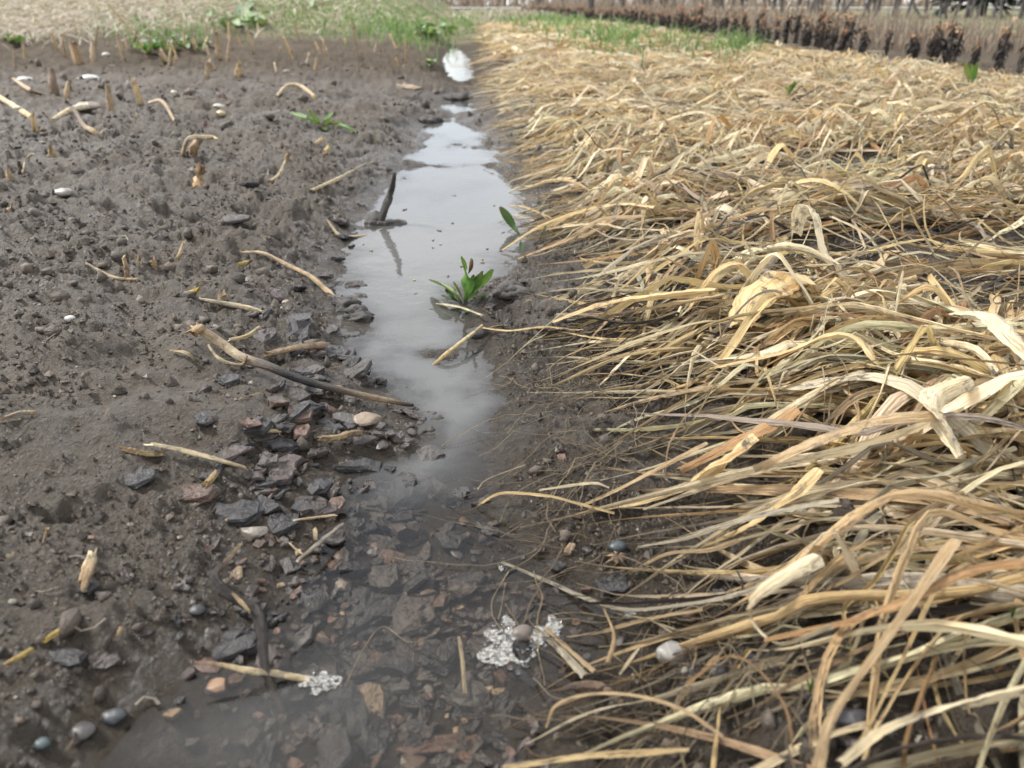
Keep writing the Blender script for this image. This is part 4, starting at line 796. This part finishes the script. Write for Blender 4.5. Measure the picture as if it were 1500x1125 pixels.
# ------------------------------------------------------------------ foam
def foam(px, py, rx, ry, n, label, hole=None):
    m_ = mpp(px, py); p = P(px, py); e = empty('foam_patch', (p[0], p[1], 0), label, 'foam'); v, f = ico(1); v2, f2 = ico(3); up = MB()
    nh = max(2, int(rx*ry/55)); hs = []
    for i in range(nh):
        a, q = rng.uniform(0, 6.28), math.sqrt(rng.random())*.9; hs.append((math.cos(a)*q*rx, math.sin(a)*q*ry, rng.uniform(1.6, 4.6)))
    for i in range(n):
        a, q = rng.uniform(0, 6.28), math.sqrt(rng.random()); lim = .72+.45*pn(np.array(math.cos(a)*1.7+px), np.array(math.sin(a)*1.7+py), 9)
        if q > lim: continue
        dx, dy = math.cos(a)*q*rx, math.sin(a)*q*ry
        if hole and ((dx-hole[0])/hole[2])**2+((dy-hole[1])/hole[3])**2 < 1: continue
        if any((dx-h_[0])**2+((dy-h_[1])*1.3)**2 < h_[2]**2 for h_ in hs): continue
        c = on_plane(px+dx, py+dy, .001); r_ = min(rng.gamma(1.6, .00018)+.00022, .0015)
        up.add(v*[r_, r_, r_*.8]+[c[0], c[1], .0008+rng.uniform(0, .0012)], f, (1, 1, 1))
    g_ = 1.1; nx_, ny_ = int(rx/g_), int(ry/g_); film = MB(); cells = []
    for ix in range(-nx_, nx_+1):
        for iy in range(-ny_, ny_+1):
            dx, dy = ix*g_, iy*g_; a = math.atan2(dy/ry, dx/rx); q = math.hypot(dx/rx, dy/ry); lim = .70+.45*pn(np.array(math.cos(a)*1.7+px), np.array(math.sin(a)*1.7+py), 9)
            if q > lim or (hole and ((dx-hole[0])/hole[2])**2+((dy-hole[1])/hole[3])**2 < 1) or any((dx-h_[0])**2+((dy-h_[1])*1.3)**2 < (h_[2]*.9)**2 for h_ in hs): continue
            cells.append((dx, dy))
    if cells:
        qv = []; 
        for dx, dy in cells:
            for sx_, sy_ in ((-1, 1), (1, 1), (1, -1), (-1, -1)):
                c = on_plane(px+dx+sx_*g_/2, py+dy+sy_*g_/2, .0016); qv.append([c[0], c[1], .0016])
        film.add(np.array(qv), np.arange(len(qv)).reshape(-1, 4), (1, 1, 1)); film.build('film', M['film'], e)['kind'] = 'stuff'
    fr_ = up.build('froth', M['foam'], e); fr_['kind'] = 'stuff'
    for h_ in hs:
        c = on_plane(px+h_[0], py+h_[1], .001); r_ = h_[2]*m_*.95; big = MB(); big.add(v2*[r_, r_, r_*.7]+[c[0], c[1], .001], f2, (1, 1, 1)); big.build('bubble', M['bubble'], e)
foam(752, 945, 56, 46, 1700, 'large white foam patch around a brown stone', (13, 5, 15, 18))
foam(812, 918, 16, 18, 260, 'small foam tuft above the flattened stalks'); foam(932, 905, 24, 22, 300, 'bubbly foam clot where the grey leaf meets the mat')
foam(470, 1000, 34, 20, 380, 'white foam clinging to the floating stake end'); foam(735, 831, 6, 6, 90, 'single foam speck on the grey waterlogged leaf')

# ------------------------------------------------------------------ green weeds
GRN, GDK, GYL = (.12, .27, .05), (.065, .15, .035), (.22, .33, .08)
def weed_leaf(parent, pts, wpx, col, lifts, roll=0., N=14, lobes=0.):
    m_ = np.mean([mpp(a, b) for a, b in pts]); C = resample([P(a, b, l) for (a, b), l in zip(pts, lifts)], N); t = np.linspace(0, 1, N)
    W = 1.15*wpx*m_*np.clip(np.sin(np.pi*np.clip(t*.9+.06, 0, 1))**.8*(.35+.9*t), .12, 1.3)*(1+lobes*np.sin(t*22))
    V, f, U = ribbons(C[None], W[None], np.full((1, N), roll), np.full((1, N), -.22), 5)
    cc = np.array(col)*np.ones((N*5, 3))*rng.uniform(.85, 1.15); cc.reshape(N, 5, 3)[:, 2] *= 1.5; tipw = (t**4*rng.uniform(.1, .7))[:, None, None]; c5 = cc.reshape(N, 5, 3); c5[:] = c5*(1-tipw)+np.array((.20, .15, .05))*tipw; bs = ((1-t)**3*.7)[:, None, None]; c5[:] = c5*(1-bs)+np.array((.10, .075, .05))*bs
    mb = MB(); mb.add(V[0], f, cc, U[0]); return mb.build('leaf', M['green'], parent)
e = empty('dandelion_weed', P(680, 440), 'green dandelion weed rising from the clod in the water', 'weed')
for pts, wd, c, lf, rl in (([(680,442),(684,425),(686,400),(676,375)],20,GRN,[.0,.03,.06,.095],1.1),([(682,442),(695,425),(708,412),(722,394)],15,GRN,[.0,.02,.035,.06],.5),([(680,440),(692,420),(702,405),(707,396)],12,GDK,[.0,.03,.05,.06],.6),([(676,442),(665,428),(650,415),(630,408)],18,GYL,[.0,.02,.028,.03],-.5),([(676,444),(662,432),(655,422)],14,GDK,[.0,.015,.02],-.3),([(680,444),(690,430),(700,420)],18,GRN,[.0,.015,.02],.2),([(678,446),(680,450),(684,456)],12,GDK,[.01,.01,.005],.1),([(686,400),(690,388),(692,378)],8,(.14,.07,.03),[.06,.08,.095],1.2),([(678,444),(664,438),(646,432)],10,GDK,[.0,.012,.012],-.2),([(682,444),(698,436),(712,430)],9,GRN,[.0,.012,.012],.2),([(680,442),(672,425),(664,412)],9,GYL,[.0,.02,.035],-.8),([(684,440),(690,418),(694,402)],8,GRN,[.0,.03,.05],.9),([(677,446),(666,450),(656,456)],9,GDK,[.006,.008,.003],0)):
    weed_leaf(e, pts, wd, c, lf, rl)
e = empty('trailing_weed', P(765, 345), 'dark green blade and stems leaning over the far water edge', 'weed')
for pts, wd, c, lf, rl in (([(762,345),(752,330),(742,315),(732,300)],12,GDK,[.0,.02,.045,.07],.9),([(790,352),(796,338),(802,322)],8,GDK,[.0,.02,.04],.6),([(762,350),(764,358),(764,366)],7,GDK,[.012,.01,.006],.4)): weed_leaf(e, pts, wd, c, lf, rl)
e = empty('low_weed', P(470, 178), 'flat green weed rosette on the left bank', 'weed')
for pts, wd, c, lf, rl in (([(470,182),(450,174),(425,164)],14,GRN,[.01,.03,.03],0),([(470,182),(462,172),(452,163)],14,GYL,[.01,.03,.05],.2),([(470,182),(478,170),(486,160)],12,GRN,[.01,.03,.05],.3),([(474,182),(495,186),(522,193)],13,GRN,[.01,.025,.015],.1),([(472,183),(485,180),(502,182)],14,GYL,[.01,.03,.03],.1),([(470,184),(474,188),(478,192)],9,GDK,[.01,.01,.004],0)): weed_leaf(e, pts, wd, c, lf, rl)
for a, b, hp, k, lab in ((565,812,18,2,'tiny bright green seedling in the clear water'),(1187,1018,24,3,'small grass seedling among the straw tips'),(1481,910,22,2,'single green sprout beside the thick orange leaf'),(1155,143,22,5,'green weed tuft far up the straw mat'),(1425,128,34,3,'upright green shoot near the dead plant row'),(1255,162,18,3,'green shoots by the curling pale leaves'),(287,758,7,2,'green speck of a seedling by the reddish bark'),(1030,755,8,2,'minute green sprout on the bare bank')):
    e = empty('green_seedling', P(a, b), lab, 'seedling')
    lz = float(mat_t(*P(a, b)[:2]))
    for i in range(k):
        dx = rng.normal(0, hp*.35); m_ = mpp(a, b); weed_leaf(e, [(a, b), (a+dx*.4, b-hp*.5), (a+dx, b-hp)], max(hp*.17, 3), GYL if i % 2 else GRN, [lz, lz+hp*.5*m_, lz+hp*m_], rng.normal(0, .5), 8)
def far_weeds(a, b, spx, n, label):
    e = empty('broadleaf_weed', P(a, b), label, 'weed')
    for i in range(n):
        x, y = a+rng.normal(0, spx), b+rng.normal(0, 4); an = rng.uniform(-1.4, 1.4); ll = rng.uniform(10, 24); m_ = mpp(a, b)
        weed_leaf(e, [(x, y), (x+ll*.5*math.sin(an), y-6), (x+ll*math.sin(an), y-ll*.5*math.cos(an))], rng.uniform(6, 12), random.choice([GRN, GYL, GRN]), [.0, 9*m_, 11*m_], rng.normal(0, .4), 7)
far_weeds(215, 72, 14, 16, 'broad leaved green weeds behind the cut stubs'); far_weeds(265, 66, 16, 18, 'leafy green clump right of the leaning tan stub'); far_weeds(15, 62, 8, 8, 'green leaves at the dry grass border'); far_weeds(380, 30, 30, 22, 'low green plants at the bed end'); far_weeds(630, 45, 14, 12, 'dark green tuft where the channel ends'); far_weeds(632, 92, 5, 5, 'small dark green tuft on the far channel bank')
# ------------------------------------------------------------------ far grass and dry stubble
def blades(name, spots, n, hrange, wpx, cols, label, kind_cat, lean=.35, flat=0.):
    pts = []; 
    for (x0, x1, y0, y1), frac in spots:
        for i in range(int(n*frac)): pts.append(on_plane(rng.normal((x0+x1)/2, (x1-x0)/3), max(rng.normal((y0+y1)/2, (y1-y0)/3), 7.2), .12 if x0 < 600 else .05))
    pts = np.array(pts); pts = pts[(pts[:, 1] > 0)&(pts[:, 1] < 150)]; L = len(pts); N = 4; t = np.linspace(0, 1, N)[None]
    dep = np.maximum(pts[:, 1], 1); hh = rng.uniform(*hrange, L); an = rng.uniform(0, 6.28, L); ll = np.abs(rng.normal(lean, .25, L))*hh
    x = pts[:, :1]+np.cos(an)[:, None]*ll[:, None]*t**1.6; y = pts[:, 1:]+np.sin(an)[:, None]*ll[:, None]*t**1.6
    z0 = H(x, y, False); z = z0+hh[:, None]*(t-.35*t*t*(1 if not flat else 1))*(1-flat)+flat*.05*rng.random((L, 1))
    W = (wpx*dep/1124)[:, None]*np.clip(1.1-t, .15, 1)
    V, f, U = ribbons(np.stack([x, y, z], -1), W, rng.normal(0, .6, (L, 1))*np.ones((1, N)), np.zeros((L, N)), 2)
    c = np.array(cols)[rng.integers(0, len(cols), L)]*rng.uniform(.8, 1.2, (L, 1))
    mb = MB(); mb.add(V.reshape(-1, 3), (f[None]+(np.arange(L)*V.shape[1])[:, None, None]).reshape(-1, 4), np.repeat(c, V.shape[1], 0), U.reshape(-1, 3))
    tag(mb.build(name, M['green'] if 'green' in label else M['straw'], local=False), label, kind_cat, None, 'stuff')
GC = [(.16,.30,.07), (.22,.36,.10), (.11,.22,.05), (.28,.36,.14)]; DC = [(.60,.54,.42), (.48,.40,.28), (.68,.63,.52), (.32,.26,.18)]
blades('green_grass', [((300, 490, 8, 44), .22), ((480, 650, 10, 46), .30), ((560, 650, 30, 58), .08), ((400, 640, 6, 22), .14), ((0, 300, 10, 50), .06), ((180, 300, 40, 60), .05), ((660, 700, 18, 40), .04)], 5200, (.06, .20), 2.2, GC, 'fresh green grass growing beyond the mud bed', 'grass')
blades('grass_patch', [((760, 860, 26, 52), .35), ((840, 950, 44, 86), .40), ((1040, 1110, 66, 100), .15), ((950, 1050, 60, 90), .10)], 1900, (.10, .30), 2.4, GC, 'green grass strip growing through the far straw', 'grass')
blades('dry_grass', [((-20, 330, 2, 42), .60), ((200, 620, 2, 34), .25), ((-20, 130, 30, 58), .15)], 6500, (.12, .34), 2.4, DC, 'pale dry grass flattened beyond the mud bed', 'dry grass', 1.0, .45)
blades('dry_field_grass', [((690, 1000, 9, 26), .5), ((0, 660, 4, 12), .5)], 2600, (.15, .4), 1.8, DC, 'dry tan field grass in the distance', 'dry grass', .5)

# ------------------------------------------------------------------ far lane of pale standing water and bank behind
mb = MB(); n = 40; xs = np.linspace(-60, 60, n); A = np.stack([xs, 74+1.5*np.sin(xs*.2), np.full(n, .16)], -1); B = np.stack([xs, 92+2*np.sin(xs*.13), np.full(n, .17)], -1)
t_ = NT('lane'); M['lane'] = t_.done(t_.pbr(t_.mix(t_.rng(t_.noise(t_.pos(), .6, 4), .4, .6), (.33, .33, .33), (.42, .43, .44)), .25, None, .5))
mb.add(np.vstack([A, B]), np.array([[i, i+1, n+i+1, n+i] for i in range(n-1)]), (0, 0, 0)); o = mb.build('road', M['lane'], local=False); o['kind'] = 'structure'

# ------------------------------------------------------------------ row of dead blackened plants
def make_dead(seed, parts=True):
    st, tops, dr = MB(), [], MB()
    for i in range(rng.integers(7, 12)):
        a = rng.uniform(0, 6.28); h = rng.uniform(.16, .33); b = rng.normal(0, .012, 2); d = rng.uniform(.005, .04)
        tube(st, [[b[0], b[1], -.02], [b[0]+d*.4*math.cos(a), b[1]+d*.4*math.sin(a), h*.5], [b[0]+d*math.cos(a), b[1]+d*math.sin(a), h]], [.006, .005, .003], np.array((.045, .034, .028))*rng.uniform(.6, 1.3), 5, 5)
        for k in range(3):
            s = rng.uniform(.3, .95); p0 = np.array([b[0]+d*s*math.cos(a), b[1]+d*s*math.sin(a), h*s]); a2 = rng.uniform(0, 6.28); ll = rng.uniform(.03, .07)
            C = resample([p0, p0+[ll*.5*math.cos(a2), ll*.5*math.sin(a2), -.01], p0+[ll*.7*math.cos(a2), ll*.7*math.sin(a2), -ll*.8]], 6); C[:, 2] = np.maximum(C[:, 2], .004)
            V, f, U = ribbons(C[None], np.array([[.008, .02, .024, .02, .012, .004]]), rng.normal(0, .8, (1, 1))*np.ones((1, 6)), np.full((1, 6), .3), 3)
            dr.add(V[0], f, np.array((.030, .024, .020))*rng.uniform(.5, 1.6), U[0])
        if rng.random() < .55:
            tp = MB(); tops.append(tp)
            p0 = np.array([b[0]+d*math.cos(a), b[1]+d*math.sin(a), h])
            for k in range(3):
                a2 = rng.uniform(0, 6.28); C = resample([p0-[0, 0, .02], p0+[.012*math.cos(a2), .012*math.sin(a2), .025], p0+[.04*math.cos(a2), .04*math.sin(a2), .0+rng.uniform(-.03, .03)]], 6)
                V, f, U = ribbons(C[None], np.array([[.006, .016, .02, .016, .01, .004]]), rng.normal(0, .8, (1, 1))*np.ones((1, 6)), np.full((1, 6), .3), 3)
                tp.add(V[0], f, np.array(random.choice([(.50,.30,.17), (.45,.34,.22), (.34,.19,.11)])), U[0])
    z3 = np.zeros(3)
    return [(m_.build(nm, M['dead'], origin=z3)) for m_, nm in [(st, 'stems'), (dr, 'hanging_leaves')]+[(q, 'pale_top') for q in tops]]
protos = [make_dead(i) for i in range(5)]
RX0 = on_plane(1450, 108, .05)
def dead_plant(x, y, sc, pi, label, group):
    e = empty('dead_plant', (x, y, float(H(x, y))-.005), label, 'dead plant', group); e.scale = (sc,)*3; e.rotation_euler.z = rng.uniform(0, 6.28)
    for p in protos[pi]:
        c = p.copy(); COL.objects.link(c); c.parent = e; c.location = (0, 0, 0)
yv = RX0[1]-.55; k = 0
while yv < 60:
    x = RX0[0]+.02*(yv-RX0[1])+rng.normal(0, .06)
    near = yv < RX0[1]+1.5
    dead_plant(x, yv, rng.uniform(.65, 1.15)*(.85 if near else 1), int(rng.integers(0, 5)), 'free-standing blackened dead plant with pale curled top in the row' if near else 'blackened dead plant crowded in the dark row along the soil strip', 'free-standing dead plants' if near else 'crowded dead plants of the row')
    yv += rng.choice([.10, .14, .18, .24])*(1 if near else .72 if yv < 12 else .05*yv); k += 1
for p3 in protos:
    for p in p3: bpy.data.objects.remove(p)

# ------------------------------------------------------------------ dry reeds behind the row
def reeds():
    n = 15000; a = rng.random(n); side = rng.random(n) < .62
    y = np.where(side, 7+55*a**1.6, rng.uniform(96, 125, n)); x = np.where(side, RX0[0]+.35+.02*y+rng.gamma(1.5, .9, n)*(1+.03*y), rng.uniform(-55, 70, n))
    hh = np.where(side, rng.gamma(4, .055, n)*np.clip(.45+.035*y, .5, 1.6), rng.uniform(1.2, 2.8, n)); N = 4; t = np.linspace(0, 1, N)[None]
    an = rng.uniform(0, 6.28, n); ll = np.abs(rng.normal(.25, .35, n))*hh
    X_ = x[:, None]+np.cos(an)[:, None]*ll[:, None]*t**2; Y_ = y[:, None]+np.sin(an)[:, None]*ll[:, None]*t**2; Z_ = H(X_, Y_, False)+hh[:, None]*t
    W = np.where(side, .006+.0009*y, .12)[:, None]*np.clip(1.15-t, .2, 1)
    V, f, U = ribbons(np.stack([X_, Y_, Z_], -1), W, rng.uniform(-1.5, 1.5, (n, 1))*np.ones((1, N)), np.zeros((n, N)), 2)
    c = np.array([(.27,.205,.15), (.34,.27,.19), (.20,.15,.12), (.44,.37,.28)])[rng.integers(0, 4, n)]
    mb = MB(); mb.add(V.reshape(-1, 3), (f[None]+(np.arange(n)*V.shape[1])[:, None, None]).reshape(-1, 4), np.repeat(c, V.shape[1], 0), U.reshape(-1, 3))
    tag(mb.build('dry_reeds', M['straw'], local=False), 'tall dry brown reeds standing behind the dead plant row', 'reeds', None, 'stuff')
reeds()

# ------------------------------------------------------------------ bare grey trees and one evergreen
def make_tree(seed, ht):
    r = random.Random(seed); tr, cr_ = MB(), MB()
    def grow(p, d, ln, rad, lev):
        q = p+d*ln; mid = (p+q)/2+np.array([r.gauss(0, .05), r.gauss(0, .05), 0])*ln
        tube(tr if lev < 1 else cr_, [p, mid, q], [rad, rad*.8, rad*.6], np.array((.115, .105, .105))*r.uniform(.8, 1.2), 4, 5 if lev < 2 else 3, 1, .05, end=False)
        if lev >= 4: return
        for i in range(r.choice([3, 4]) if lev < 3 else 3):
            nd = norm(d+np.array([r.gauss(0, .5), r.gauss(0, .5), r.gauss(.12, .3)])); grow(p+d*ln*r.uniform(.25, 1), nd, ln*r.uniform(.5, .75), rad*.5, lev+1)
    for s in range(3): grow(np.array([r.gauss(0, .2), r.gauss(0, .2), -.1]), norm(np.array([r.gauss(0, .25), r.gauss(0, .25), 1.])), ht*.34, ht*.012, 0)
    z3 = np.zeros(3); return [tr.build('trunk', M['dead'], origin=z3), cr_.build('crown', M['dead'], origin=z3)]
tp_ = [make_tree(i, 5.) for i in range(3)]
TP = [(870,26),(905,28),(950,30),(985,30),(1020,32),(1060,34),(1095,34),(1130,36),(1165,33),(1200,30),(1240,28),(1275,27),(1310,26),(1345,25),(1385,24),(1420,26),(1460,24),(1495,24),(1040,44),(1120,46),(1190,42),(1290,40),(930,50),(830,60),(790,70),(740,110),(690,120),(560,125),(470,120)]
for i, (px, dist) in enumerate(TP):
    d = ray(px, 8); x, y = d[0]/d[1]*dist, dist
    e = empty('bare_tree', (x, y, float(H(np.array(x), np.array(y), False))), 'bare grey leafless tree in the thicket behind the reeds', 'tree', 'bare trees behind the reeds')
    e.scale = (rng.uniform(.8, 1.2)*dist/32,)*3; e.rotation_euler.z = rng.uniform(0, 6.28)
    for p in tp_[i % 3]:
        c = p.copy(); COL.objects.link(c); c.parent = e; c.location = (0, 0, 0)
for t3 in tp_:
    for p in t3: bpy.data.objects.remove(p)
d = ray(1440, 8); x, y = d[0]/d[1]*30, 30.
e = empty('evergreen_tree', (x, y, .05), 'dark green conifer with low drooping boughs above the reeds', 'tree')
mb = MB(); tube(mb, [[x, y, 0], [x, y, 3], [x, y, 7]], [.16, .12, .03], (.08, .06, .05), 8, 8); mb.build('trunk', M['dead'], e)
mb = MB(); n = 4200; hz = rng.uniform(.55, 7, n); an = rng.uniform(0, 6.28, n); rr = (1.9*(1-hz/7.3))*np.sqrt(rng.random(n))*(.75+.35*np.sin(an*5+hz*7)); c0 = np.stack([x+np.cos(an)*rr, y+np.sin(an)*rr, hz-.25*rr], -1)
C = c0[:, None]+np.stack([np.cos(an)[:, None]*np.linspace(0, .35, 3), np.sin(an)[:, None]*np.linspace(0, .35, 3), np.linspace(0, -.12, 3)*np.ones((n, 1))], -1)
V, f, U = ribbons(C, np.tile([[.09, .12, .02]], (n, 1)), rng.normal(0, .7, (n, 1))*np.ones((1, 3)), np.zeros((n, 3)), 2)
mb.add(V.reshape(-1, 3), (f[None]+(np.arange(n)*V.shape[1])[:, None, None]).reshape(-1, 4), np.repeat(np.array([(.018,.040,.022)])*rng.uniform(.6, 1.5, (n, 1)), V.shape[1], 0), U.reshape(-1, 3)); mb.build('crown', M['green'], e)
